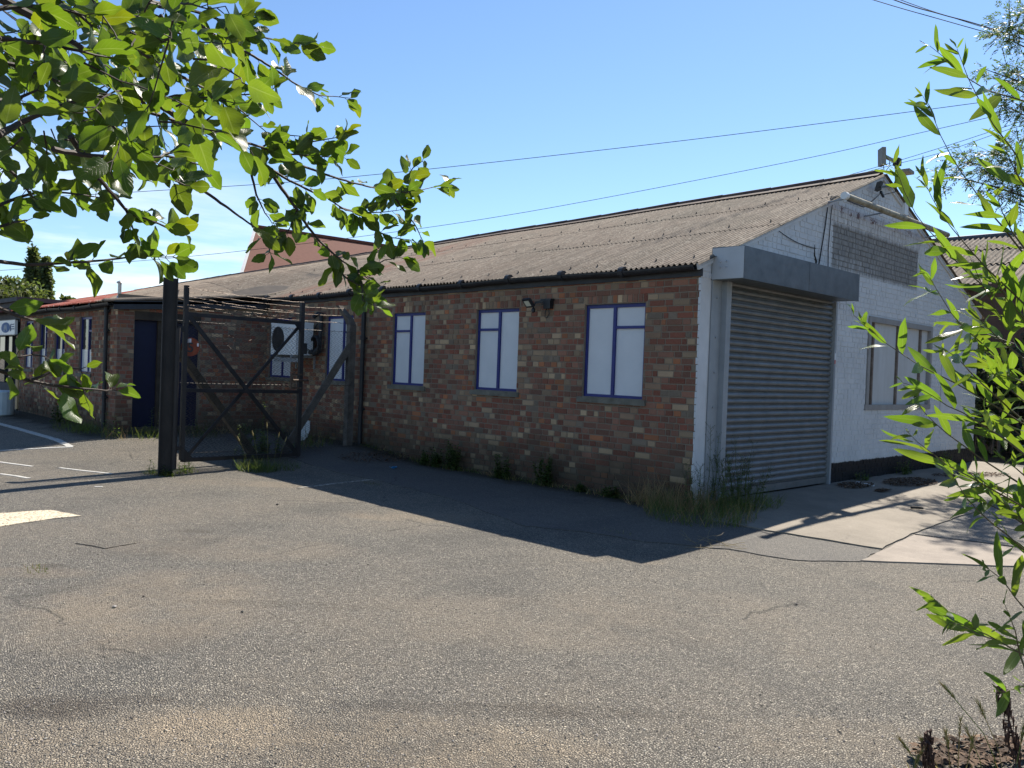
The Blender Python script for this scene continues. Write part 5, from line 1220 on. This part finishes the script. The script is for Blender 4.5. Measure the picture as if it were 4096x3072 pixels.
def corner(mb):
    c = Vector((0.28, -0.28, 0)); grass(mb, c, 0.60, 900, 0.30, rr, 0); grass(mb, c + Vector((-0.45, 0.05, 0)), 0.55, 600, 0.42, rr, 1, (1, 0.45)); grass(mb, Vector((0.42, 0.55, 0)), 0.40, 420, 0.24, rr, 0, (0.7, 1.3)); grass(mb, c, 0.6, 260, 0.3, rr, 1)
    for k in range(40):
        p = Vector((rr.uniform(0.06, 0.6), rr.uniform(-0.45, 0.55), -0.01)); stalk(mb, p, rr.uniform(0.3, 0.66), rr, 26, 0.05, (rr.gauss(0, .1), rr.gauss(0, .1)), seed=True)
    for p, h in ((Vector((0.16, 0.02, 0)), 0.98), (Vector((0.17, 0.16, 0)), 0.85), (Vector((0.25, 0.55, 0)), 0.80), (Vector((0.22, 0.75, 0)), 0.7)): stalk(mb, p, h, rr, 10, 0.05, (rr.gauss(0, .08), rr.gauss(0, .08)), seed=True)
weed_obj('weed_clump', 'large clump of tall grass and stalks at the white corner beside the shutter', 'weeds', 'weeds growing along the walls', corner)
for px, py, h, nst, lab in ((1700, 1882, 0.22, 4, 'low weeds at the wall foot under the window right of the downpipe'), (1752, 1890, 0.30, 5, 'scrubby weed at the brick wall left of the tallest wall weed'), (1812, 1893, 0.46, 6, 'tallest bushy weed against the brick wall'), (2012, 1925, 0.34, 5, 'leafy weed against the wall below the middle window'), (2180, 1952, 0.44, 6, 'upright weed against the wall under the floodlight'), (2440, 1998, 0.16, 4, 'low broad leaved weed under the nearest boarded window'), (2330, 1985, 0.12, 3, 'small tuft at the wall foot below the nearest window')):
    def f(mb, px=px, py=py, h=h, nst=nst):
        c = gnd(px, py); c.y = max(c.y, -0.16); c.y = min(c.y, -0.07)
        c = on(px, py, 1, c.y); c.z = gh(c.x, c.y)
        for k in range(nst * 2): stalk(mb, c + Vector((rr.uniform(-.10, .10), rr.uniform(-.06, .03), 0)), h * rr.uniform(0.6, 1.05), rr, int(22 + h * 60), 0.07)
        grass(mb, c, 0.22, 50, 0.12, rr, 0, (1.4, 0.5)); grass(mb, c, 0.25, 25, 0.14, rr, 1, (1.4, 0.5))
    weed_obj('wall_weed', lab, 'weed', 'weeds growing along the walls', f)
def f(mb):
    for x in range(40):
        c = Vector((-0.4 - x * 0.155, -0.10, 0)); grass(mb, c, 0.13, 26, rr.uniform(0.06, 0.15), rr, rr.choice((0, 0, 1)), (1, 0.55))
tag(weed_obj('grass_fringe', 'thin fringe of grass along the foot of the brick wall', 'grass', None, f), kind='stuff')
def f(mb):
    c = gnd(1062, 1850); stalk(mb, c, 1.0, rr, 34, 0.075, (-0.03, 0.0)); stalk(mb, gnd(975, 1860), 0.62, rr, 26, 0.07, (-0.02, 0)); stalk(mb, gnd(930, 1862), 0.33, rr, 16, 0.06)
    for k in range(20): stalk(mb, gnd(1055 + rr.uniform(-70, 60), 1828 + rr.uniform(-6, 10)), rr.uniform(0.28, 0.62), rr, 34, 0.09)
weed_obj('gate_weed', 'tall leafy weeds growing up through the gate mesh', 'weed', 'weeds round the gate', f)
def f(mb):
    c = gnd(1030, 1882); grass(mb, c, 0.36, 420, 0.26, rr, 0, (1, 0.7)); grass(mb, gnd(1110, 1878), 0.32, 220, 0.16, rr, 0)
    for px, h, lx in ((965, 0.42, -0.25), (1005, 0.50, -0.15), (1045, 0.62, -0.05), (1070, 0.48, 0.1), (1090, 0.42, 0.15)):
        p = gnd(px + 25, 1884); pts = [p + Vector((lx * 0.5 * R_.x * t * t, lx * 0.5 * R_.y * t * t, 0)) + Vector((0, 0, h * t)) for t in (0, .25, .5, .75, 1)]
        mb.tube(pts, 0.0018, 4, 1, (0.8, 0.9, 0.6)); d = (pts[-1] - pts[-2]).normalized(); mb.tube([pts[-1], pts[-1] + d * 0.03, pts[-1] + d * 0.085], [0.003, 0.010, 0.002], 6, 1, (1.3, 1.3, 1.1))
weed_obj('gate_grass', 'barley grass tuft with pale seed heads in front of the gate', 'grass', 'weeds round the gate', f)
for lst, lab in ((((598, 1893, 0.20), (612, 1896, 0.16), (640, 1900, 0.12), (655, 1903, 0.14), (672, 1905, 0.12), (690, 1905, 0.10)), 'bright sunlit weeds on the left of the black gate post foot'), (((720, 1897, 0.18), (740, 1893, 0.20), (760, 1890, 0.14), (738, 1880, 0.30), (752, 1878, 0.26)), 'sunlit leafy weeds under the hinge side of the gate')):
    def f(mb, lst=lst):
        for px, py, h in lst:
            stalk(mb, gnd(px, py), h, rr, 16, 0.06); grass(mb, gnd(px, py), 0.12, 30, 0.12, rr, 0)
    weed_obj('post_weed', lab, 'weed', 'weeds round the gate', f)
def f(mb):
    for k in range(26):
        c = Vector((-10.0 + rr.uniform(0.1, 0.7), rr.uniform(-3.3, -0.6), 0)); grass(mb, c, 0.22, 34, 0.24, rr, rr.choice((0, 0, 0, 1)))
    for k in range(14): c = Vector((rr.uniform(-11.6, -9.7), -3.1 + rr.uniform(-0.25, 0.12), 0)); grass(mb, c, 0.22, 36, 0.26, rr, 0)
    for k in range(12): stalk(mb, Vector((-9.75 + rr.uniform(-0.2, 0.4), rr.uniform(-3.2, -1.2), 0)), rr.uniform(0.25, 0.5), rr, 16, 0.07)
tag(weed_obj('grass_verge', 'rough green grass in front of the blue double door', 'grass', None, f), kind='stuff')
def f(mb):
    for k in range(12): stalk(mb, Vector((rr.uniform(-13.0, -12.0), WY - rr.uniform(0.1, 0.3), 0)), rr.uniform(0.3, 0.6), rr, 40, 0.09, col=(0.6, 0.6, 0.6))
weed_obj('wing_weed', 'dark bushy weed under the wing windows', 'weed', 'weeds growing along the walls', f)
def f(mb):
    c = FB + Vector((-0.55, -0.45, 0)); grass(mb, c, 0.45, 240, 0.33, rr, 0); grass(mb, c, 0.4, 60, 0.35, rr, 1)
    for k in range(5): stalk(mb, c + Vector((rr.uniform(-.3, .2), rr.uniform(-.2, .3), 0)), rr.uniform(0.5, 0.85), rr, 8, 0.04, (-0.3, 0.1), 2, 0)
weed_obj('fence_weed', 'grass and dry stalks at the foot of the concrete fence post', 'weed', 'weeds round the gate', f)
def f(mb):
    pass
for yc, hh, nn_, lab in ((4.25, 0.16, 8, 'smallest leafy weed at the black foot of the gable near the broken board'), (5.7, 0.26, 12, 'leafy weed at the black foot of the gable under the taupe window'), (7.6, 0.36, 16, 'bushy weed at the far end of the black gable foot')):
    def f(mb, yc=yc, hh=hh, nn_=nn_):
        for k in range(nn_): stalk(mb, Vector((0.08 + rr.uniform(0, .12), yc + rr.uniform(-.22, .22), 0)), hh * rr.uniform(0.5, 1.0), rr, 20, 0.055)
    weed_obj('gable_weed', lab, 'weed', 'weeds growing along the walls', f)
for px, py, lab in ((140, 2280, 'small moss tuft in the pothole at the left'), (1490, 1935, 'flat grass tuft in the shaded tarmac near the faint line'), (2470, 2130, 'tiny tuft in a crack of the shaded tarmac')):
    def f(mb, px=px, py=py): grass(mb, gnd(px, py), 0.12, 50, 0.035, rr, 0, (1.6, 0.6)); grass(mb, gnd(px, py), 0.12, 20, 0.04, rr, 1, (1.6, 0.6))
    weed_obj('grass_tuft', lab, 'grass', 'tufts in the yard', f)
# bottom right: barley grass and dead docks
def f(mb):
    for px, py, h, lean in ((3760, 3120, 0.10, -0.4), (3800, 3130, 0.13, -0.1), (3830, 3110, 0.16, 0.0), (3700, 3140, 0.12, -0.5), (3990, 3130, 0.33, -0.55), (4010, 3140, 0.26, -0.3), (3930, 3120, 0.14, -0.3), (4060, 3130, 0.15, 0.1), (3860, 3140, 0.12, 0.1), (3640, 3140, 0.06, 0.2)):
        p = gnd(px, py); pts = [p + R_ * lean * h * t * t + Vector((0, 0, h * t)) for t in (0, .3, .6, 1)]; mb.tube(pts, 0.0016, 4, rr.choice((0, 1)), (1, 1, 0.7)); d = (pts[-1] - pts[-2]).normalized(); a = pts[-1]
        for j in range(26):
            q = a + d * (0.0028 * j); s = Vector((rr.gauss(0, 1), rr.gauss(0, 1), rr.gauss(0, 1))); s -= d * s.dot(d); s.normalize(); e = q + (d * 0.035 + s * 0.012)
            mb.tube([q, e], [0.0016, 0.0002], 3, rr.choice((0, 1, 1)), (1.1, 1.1, 0.8))
    for k in range(9): grass(mb, gnd(3650 + k * 55, 3140), 0.09, 16, 0.10, rr, rr.choice((0, 1, 1)))
weed_obj('barley_grass', 'dry barley grass with bristly heads at the bottom right corner', 'grass', None, f)
def dock(mb, px, py, h, lean, n):
    p = gnd(px, py); pts = [p + R_ * lean * t + Vector((0, 0, h * t)) for t in (0, .25, .5, .75, 1)]; mb.tube(pts, [0.005, 0.0045, 0.004, 0.003, 0.002], 6, 2)
    for k in range(n):
        t = rr.uniform(0.25, 1.0); i = min(3, int(t * 4)); q = pts[i].lerp(pts[i + 1], t * 4 - i); a = rr.uniform(0, 6.28); e = q + Vector((math.cos(a) * 0.02, math.sin(a) * 0.02, rr.uniform(-0.02, 0.01))); mb.tube([q, e, e + Vector((0, 0, -rr.uniform(0.02, 0.05)))], [0.0025, 0.005, 0.001], 4, 2)
weed_obj('dead_dock', 'taller dead brown dock stalk at the bottom right', 'dead plant', 'dead docks', lambda mb: dock(mb, 4085, 3090, 0.36, -0.10, 90))
weed_obj('dead_dock', 'shorter drooping dead brown dock left of the barley grass', 'dead plant', 'dead docks', lambda mb: dock(mb, 3720, 3120, 0.20, -0.02, 60))
def f(mb):
    for k in range(60):
        p = gnd(rr.uniform(2730, 2920), rr.uniform(2170, 2200), 0.015); pts = [p]; d = Vector((rr.gauss(0, 1), rr.gauss(0, 1), 0.1)).normalized()
        for j in range(6): d = (d + Vector((rr.gauss(0, .3), rr.gauss(0, .3), rr.gauss(0, .12)))).normalized(); pts.append(pts[-1] + d * 0.05); pts[-1].z = max(pts[-1].z, gh(p.x, p.y) + 0.012)
        if k < 22: mb.tube(pts, 0.0016, 3, 1)
weed_obj('dry_stalks', 'tangle of dry stalks lying on the tarmac at the shadow edge', 'dead plant', None, f)

# ------------------------------------------------------------------ overhead wires
def wire(px, d0, d1, r, label):
    mb = MB(); n = len(px); P = [at(x, y, d0 + (d1 - d0) * i / (n - 1)) for i, (x, y) in enumerate(px)]; pts = []
    for i in range(n - 1):
        a, b, c, d = P[max(i - 1, 0)], P[i], P[i + 1], P[min(i + 2, n - 1)]
        for k in range(8):
            t = k / 8; pts.append(0.5 * ((2 * b) + (c - a) * t + (2 * a - 5 * b + 4 * c - d) * t * t + (3 * b - a - 3 * c + d) * t ** 3))
    pts.append(P[-1]); mb.tube(pts, r, 5); return tag(mb.build('overhead_wire', MT['cable'], None), label, 'wire', 'overhead wires')
wire([(-900, 838), (0, 797), (603, 764), (1389, 709), (2600, 578), (3666, 444), (4500, 330)], 34, 26, 0.011, 'highest of the long wires crossing the sky above the roof')
wire([(-700, 1128), (205, 1068), (735, 1028), (1382, 954), (2100, 849), (3144, 650), (3727, 521), (4400, 370)], 40, 26, 0.010, 'second long wire slanting over the roof from behind the tiled house')
wire([(2300, 1010), (3365, 709), (3734, 600), (4024, 506), (4500, 350)], 30, 24, 0.009, 'upper of the two wires passing the gable peak')
wire([(2300, 1022), (3416, 702), (3749, 615), (4038, 517), (4500, 370)], 31, 25, 0.009, 'lower of the two wires passing the gable peak')
wire([(3000, -160), (3495, 0), (3778, 82), (4060, 161), (4500, 280)], 16, 17, 0.008, 'lowest wire across the top right corner')
wire([(3100, -190), (3578, 0), (3768, 58), (3958, 112), (4500, 290)], 16, 17, 0.011, 'thick middle wire across the top right corner')
wire([(3100, -200), (3604, 0), (3835, 78), (4063, 148), (4500, 275)], 16.2, 17.2, 0.007, 'topmost thin wire across the top right corner')

# ------------------------------------------------------------------ houses behind
A = at(1030, 909, 52); B0 = ray(1640, 1000); B = CAM + B0 * ((A.z - CAM.z) / B0.z); C = at(972, 1100, 47)
hs_ = thing('tiled_house', Vector((A.x, A.y, 0)), 'house with red clay tiled roof and pale bargeboard beyond the workshop roof', 'house')
rd = (B - A); Bx = A + rd.normalized() * 26
mb = MB(); F = C + (Bx - A); mb.add([A, Bx, F, C], [(0, 1, 2, 3)]); inn = (A - C); inn.z = 0; back_ = A + inn + Vector((0, 0, C.z - A.z)); mb.add([A, Bx, back_ + (Bx - A), back_], [(3, 2, 1, 0)]); mb.build('roof', MT['tile'], hs_)
mb = MB(); mb.bar(A + Vector((0, 0, 0.05)), Bx + Vector((0, 0, 0.05)), 0.25, 0.16); mb.build('ridge_tile', MT['tile'], hs_)
mb = MB(); dn = (C - A).normalized(); mb.bar(A - rd.normalized() * 0.12 - Vector((0, 0, .1)), C + dn * 0.4 - rd.normalized() * 0.12 - Vector((0, 0, .1)), 0.16, 0.30); mb.bar(A - rd.normalized() * 0.12, back_ - rd.normalized() * 0.12, 0.12, 0.30); mb.build('bargeboard', MT['white'], hs_)
mb = MB(); zc = lambda p: Vector((p.x, p.y, 0)); off = rd.normalized() * 0.3; dz = Vector((0, 0, -.25))
mb.add([zc(C) + off, zc(back_) + off, back_ + off + dz, A + off + dz, C + off + dz], [(0, 1, 2, 3, 4)]); mb.add([zc(C), zc(F), F + dz, C + dz], [(0, 1, 2, 3)]); mb.build('wall', simple('far_brick', (0.16, 0.07, 0.05), (0.22, 0.10, 0.075), 3, 0.9, 0.2), hs_)

sh_ = thing('neighbouring_shed', (3, 17, 0), 'neighbouring shed with pale corrugated roof half hidden by the willow', 'building')
Y1 = 15.0; Y2 = 19.5; r1 = on(3734, 966, 1, Y2); ez = r1.z - 0.42 * (Y2 - Y1); sx0 = r1.x - 1.0; sx1 = sx0 + 24
zs_ = lambda x, y: ez + (r1.z - ez) * (y - Y1) / (Y2 - Y1) if y <= Y2 else r1.z - (r1.z - ez) * (y - Y2) / (Y2 - Y1)
mb = MB(); corrugated(mb, sx0, sx1, [(Y1 - 0.2, Y1 + 1.6, 0.03), (Y1 + 1.5, Y1 + 3.1, 0.03), (Y1 + 3.0, Y2, 0.03), (Y2, Y2 + 4.6, 0.0)], 0.146, 0.026, 6, zs_)
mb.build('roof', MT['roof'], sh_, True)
mb = MB(); mb.tube([(sx0, Y2, r1.z + 0.03), (sx1, Y2, r1.z + 0.03)], 0.07, 8); mb.build('ridge_cap', simple('blue_grey_ridge', (0.06, 0.07, 0.09), (0.09, 0.10, 0.12)), sh_)
mb = MB(); mb.box(sx0 + 0.2, sx1, Y1, Y1 + 0.2, -0.3, ez); mb.box(sx0 + 0.2, sx0 + 0.4, Y1 + 0.2, Y2 + 4.3, -0.3, ez); mb.box(sx0, sx1, Y1 - 0.24, Y1 - 0.12, ez - 0.2, ez - 0.06); mb.build('wall', simple('dark_shed_wall', (0.05, 0.035, 0.028), (0.10, 0.065, 0.05), 2, 0.9, 0.3), sh_)

# ------------------------------------------------------------------ background trees
def blob_leaves(mb, c, rx, ry, rz, n, size, rr, shell=0.55, tone=1.0):
    for k in range(n):
        while True:
            v = Vector((rr.uniform(-1, 1), rr.uniform(-1, 1), rr.uniform(-1, 1)))
            if v.length < 1 and v.length > shell * rr.random(): break
        p = c + Vector((v.x * rx, v.y * ry, v.z * rz)); d = Vector((rr.gauss(0, 1), rr.gauss(0, 1), rr.gauss(0, 1) - 0.3)).normalized(); nr = Vector((rr.gauss(0, 1), rr.gauss(0, 1), rr.gauss(0, 1) + 0.5)).normalized()
        L = size * rr.uniform(0.6, 1.3); s = d.cross(nr).normalized() * L * 0.32; g = rr.uniform(0.6, 1.35) * tone
        mb.add([p, p + d * L * 0.45 + s, p + d * L, p + d * L * 0.45 - s], [(0, 1, 2, 3)], 0, (g * rr.uniform(0.9, 1.2), g, g * 0.9), [(0, .5), (.5, 1), (1, .5), (.5, 0)])
def far_tree(name, px, py_top, w_px, depth, label, kind, seed, group):
    rr = random.Random(seed); top = at(px, py_top, depth); base = Vector((top.x, top.y, 0)); H = top.z; wr = w_px / FPX * depth / 2
    tr = thing(name, base, label, 'tree', group)
    t = MB(); t.tube([base, base + Vector((0.1, 0, H * 0.4)), base + Vector((0, 0.1, H * 0.85))], [0.28, 0.2, 0.05], 8)
    cr = MB()
    if kind == 'poplar':
        k = 0; z = 0.18
        while z < 1.0:
            r = wr * math.sin(PI * min(1, (1 - z) * 1.15 + 0.02)) ** 0.6 if z < 0.999 else 0.1
            for q in range(5):
                a = rr.uniform(0, 6.28); rad = r * rr.uniform(0.2, 0.85); c = base + Vector((math.cos(a) * rad, math.sin(a) * rad, H * z)); t.tube([base + Vector((0, 0, H * max(0, z - 0.08))), c], [0.05, 0.015], 4)
                blob_leaves(cr, c, wr * 0.34, wr * 0.34, wr * 0.65, 60, 0.30, rr, 0.3)
            z += 0.028
    else:
        for q in range(46):
            a = rr.uniform(0, 6.28); e = rr.uniform(-0.15, 1.0); f_ = math.sqrt(max(0, 1 - (e * 0.95) ** 2)) * rr.uniform(0.35, 1.0)
            c = base + Vector((math.cos(a) * wr * f_, math.sin(a) * wr * f_, H * (0.45 + 0.50 * e))); t.tube([base + Vector((0, 0, H * 0.35)), base.lerp(c, 0.55) + Vector((0, 0, H * 0.18)), c], [0.12, 0.06, 0.02], 4)
            blob_leaves(cr, c, wr * 0.30, wr * 0.30, wr * 0.24, 170, 0.27, rr, 0.3, rr.uniform(0.75, 1.2))
    t.build('trunk', MT['trunk'], tr); cr.build('crown', MT['far_leaf'], tr); return tr
far_tree('poplar_tree', 135, 1005, 70, 62, 'left of two dark columnar poplars in the far distance', 'poplar', 1, 'trees beyond the wing')
far_tree('poplar_tree', 183, 1045, 62, 60, 'right of two dark columnar poplars in the far distance', 'poplar', 2, 'trees beyond the wing')
far_tree('round_tree', 70, 1120, 330, 48, 'bushy pale green tree in front of the poplars', 'round', 3, 'trees beyond the wing')
far_tree('round_tree', -120, 1050, 380, 46, 'bushy tree at the left edge behind the hanging branch', 'round', 4, 'trees beyond the wing')
far_tree('shrub_tree', 285, 1185, 110, 46, 'small feathery tree showing just above the rusty wing roof', 'round', 5, 'trees beyond the wing')
# ash tree at the right
rr = random.Random(12); DA = 14.0
ab = at(4700, 1900, DA + 2); ab.z = -0.16
ash = thing('ash_tree', ab, 'ash tree with feathery leaf clusters hanging in from the upper right edge', 'tree')
t = MB(); cr = MB(); t.tube([ab, ab + Vector((0, 0, 3)), ab + Vector((-0.2, 0.2, 6.5))], [0.3, 0.24, 0.1], 10)
def compound(p, d, rr):
    d = d.normalized(); s = d.cross(Vector((rr.gauss(0, .4), rr.gauss(0, .4), 1))); s.normalize(); L = rr.uniform(0.16, 0.26); n = 5; t.tube([p, p + d * L], 0.002, 3, cap=False); g = rr.uniform(0.7, 1.3)
    for i in range(n + 1):
        q = p + d * L * (0.25 + 0.75 * i / n) - Vector((0, 0, 0.05 * (i / n) ** 2))
        for sg2 in ((-1, 1) if i < n else (0,)):
            dd = (d * 0.6 + s * sg2 * 0.9 + Vector((0, 0, rr.uniform(-.35, .1)))).normalized(); l = rr.uniform(0.05, 0.085); w = dd.cross(Vector((rr.gauss(0, .5), rr.gauss(0, .5), 1))).normalized() * l * 0.17
            cr.add([q, q + dd * l * 0.45 + w, q + dd * l, q + dd * l * 0.45 - w], [(0, 1, 2, 3)], 0, (g, g, g), [(0, .5), (.5, 1), (1, .5), (.5, 0)])
for (px, py, rx, ry, n, dz) in ((4040, 110, 80, 70, 60, 0), (4110, 60, 60, 80, 50, 0.4), (4020, 150, 55, 30, 26, 0.1), (4010, 330, 50, 60, 36, 0.2), (4075, 300, 50, 60, 45, 0.6), (4080, 420, 50, 80, 60, 0.3), (4010, 420, 45, 35, 24, 0.1), (3935, 275, 25, 14, 8, 0.0), (3990, 620, 70, 40, 30, 0.1), (3880, 650, 80, 45, 44, 0), (3960, 690, 90, 60, 80, 0.4), (3790, 700, 45, 30, 26, 0), (4060, 660, 60, 100, 70, 0.5), (4050, 760, 50, 35, 30, 0.2), (4080, 830, 40, 40, 26, 0.1), (3990, 780, 40, 20, 12, 0.2), (4300, 400, 150, 400, 260, 0.8), (4450, 100, 200, 250, 160, 1.2), (4400, 900, 150, 250, 160, 0.6)):
    c = at(px, py, DA + dz); root = at(max(px + 160, 4250), py + 140, DA + 1.0); t.tube([root, root.lerp(c, 0.6) + Vector((0, 0, 0.05)), c], [0.03, 0.014, 0.005], 5); t.tube([ab + Vector((0, 0, min(6, max(2, root.z - 0.8)))), root], [0.09, 0.03], 6)
    for k in range(int(n * 1.25)):
        p = at(px + rr.gauss(0, rx * 0.55), py + rr.gauss(0, ry * 0.55), DA + dz + rr.gauss(0, 0.25)); d = (p - c) * 1.5 + Vector((rr.gauss(0, .2), rr.gauss(0, .2), rr.gauss(0, .15) - 0.05)) - R_ * 0.1; compound(p, d, rr)
        if k % 4 == 0: t.tube([c, p], [0.006, 0.003], 4)
t.build('trunk', MT['trunk'], ash); cr.build('crown', MT['ash'], ash)
# dark hedge right of the gable
rr = random.Random(31); h0 = gnd(3990, 1838)
hg = thing('hedge', h0, 'dark overgrown hedge in shade to the right of the white gable', 'hedge')
mb = MB(); t = MB(); hx = (r0 * 1.0); hx.z = 0; hx.normalize(); hb_ = Vector((-hx.y, hx.x, 0))
for k in range(70):
    c = h0 + hx * rr.uniform(-0.45, 5.0) + hb_ * rr.uniform(0.3, 1.8) + Vector((0, 0, rr.uniform(0.2, 2.5))); blob_leaves(mb, c, 0.5, 0.5, 0.42, 110, 0.13, rr, 0.2, rr.uniform(0.7, 1.2)); t.tube([Vector((c.x, c.y, -0.2)), c], [0.03, 0.01], 4)
mb.build('foliage', MT['dark_leaf'], hg); t.build('stem', MT['trunk'], hg)

# ------------------------------------------------------------------ light and sky
SUN = Vector((-0.22, 0.84, 1.0)).normalized()
el = math.asin(SUN.z); azm = math.atan2(SUN.x, SUN.y)              # azimuth from +Y towards +X
sd = bpy.data.lights.new('sun', 'SUN'); so = bpy.data.objects.new('sun', sd); COL.objects.link(so)
sd.energy = 5.0; sd.angle = math.radians(0.5); sd.color = (1.0, 0.93, 0.82); so.rotation_mode = 'QUATERNION'; so.rotation_quaternion = SUN.to_track_quat('Z', 'Y'); so.location = (0, 0, 30)
w = bpy.data.worlds.new('World'); scene.world = w; w.use_nodes = True; nt = w.node_tree; nt.nodes.clear()
out = nt.nodes.new('ShaderNodeOutputWorld'); bg = nt.nodes.new('ShaderNodeBackground'); sky = nt.nodes.new('ShaderNodeTexSky'); sky.sky_type = 'NISHITA'; sky.sun_disc = False
sky.sun_elevation = el; sky.sun_rotation = azm; sky.air_density = 1.0; sky.dust_density = 0.1; sky.ozone_density = 2.0; sky.altitude = 60
tc = nt.nodes.new('ShaderNodeTexCoord'); mp = nt.nodes.new('ShaderNodeMapping'); mp.inputs['Scale'].default_value = (1.5, 1.5, 11.0); nt.links.new(tc.outputs['Generated'], mp.inputs['Vector'])
ns = nt.nodes.new('ShaderNodeTexNoise'); ns.inputs['Scale'].default_value = 1.9; ns.inputs['Detail'].default_value = 7; ns.inputs['Roughness'].default_value = 0.55; nt.links.new(mp.outputs[0], ns.inputs['Vector'])
rp = nt.nodes.new('ShaderNodeValToRGB'); rp.color_ramp.elements[0].position = 0.42; rp.color_ramp.elements[0].color = (0, 0, 0, 1); rp.color_ramp.elements[1].position = 0.64; rp.color_ramp.elements[1].color = (1, 1, 1, 1); nt.links.new(ns.outputs['Fac'], rp.inputs[0])
sx = nt.nodes.new('ShaderNodeSeparateXYZ'); nt.links.new(tc.outputs['Generated'], sx.inputs[0])
m1 = nt.nodes.new('ShaderNodeMapRange'); m1.inputs[1].default_value = 0.10; m1.inputs[2].default_value = 0.24; m1.inputs[3].default_value = 0.95; m1.inputs[4].default_value = 0.0; nt.links.new(sx.outputs[2], m1.inputs[0])
m2 = nt.nodes.new('ShaderNodeMapRange'); m2.inputs[1].default_value = 0.78; m2.inputs[2].default_value = 0.93; nt.links.new(sx.outputs[0], m2.inputs[0]); m2.inputs[1].default_value = -0.80; m2.inputs[2].default_value = -0.92
mm = nt.nodes.new('ShaderNodeMath'); mm.operation = 'MULTIPLY'; nt.links.new(m1.outputs[0], mm.inputs[0]); nt.links.new(m2.outputs[0], mm.inputs[1])
mm2 = nt.nodes.new('ShaderNodeMath'); mm2.operation = 'MULTIPLY'; nt.links.new(mm.outputs[0], mm2.inputs[0]); nt.links.new(rp.outputs[0], mm2.inputs[1])
mx = nt.nodes.new('ShaderNodeMix'); mx.data_type = 'RGBA'; nt.links.new(mm2.outputs[0], mx.inputs[0]); 
tint = nt.nodes.new('ShaderNodeMix'); tint.data_type = 'RGBA'; tint.blend_type = 'MULTIPLY'; tint.inputs[0].default_value = 1.0; nt.links.new(sky.outputs[0], tint.inputs[6]); tint.inputs[7].default_value = (0.84, 0.95, 1.06, 1)
nt.links.new(tint.outputs[2], mx.inputs[6]); mx.inputs[7].default_value = (8.6, 8.9, 9.2, 1)
nt.links.new(mx.outputs[2], bg.inputs[0]); bg.inputs[1].default_value = 0.076; nt.links.new(bg.outputs[0], out.inputs[0])
scene.view_settings.view_transform = 'Standard'; scene.view_settings.look = 'None'; scene.view_settings.exposure = 1.1; scene.view_settings.gamma = 1.0
scene.cycles.max_bounces = 8; scene.cycles.transparent_max_bounces = 8
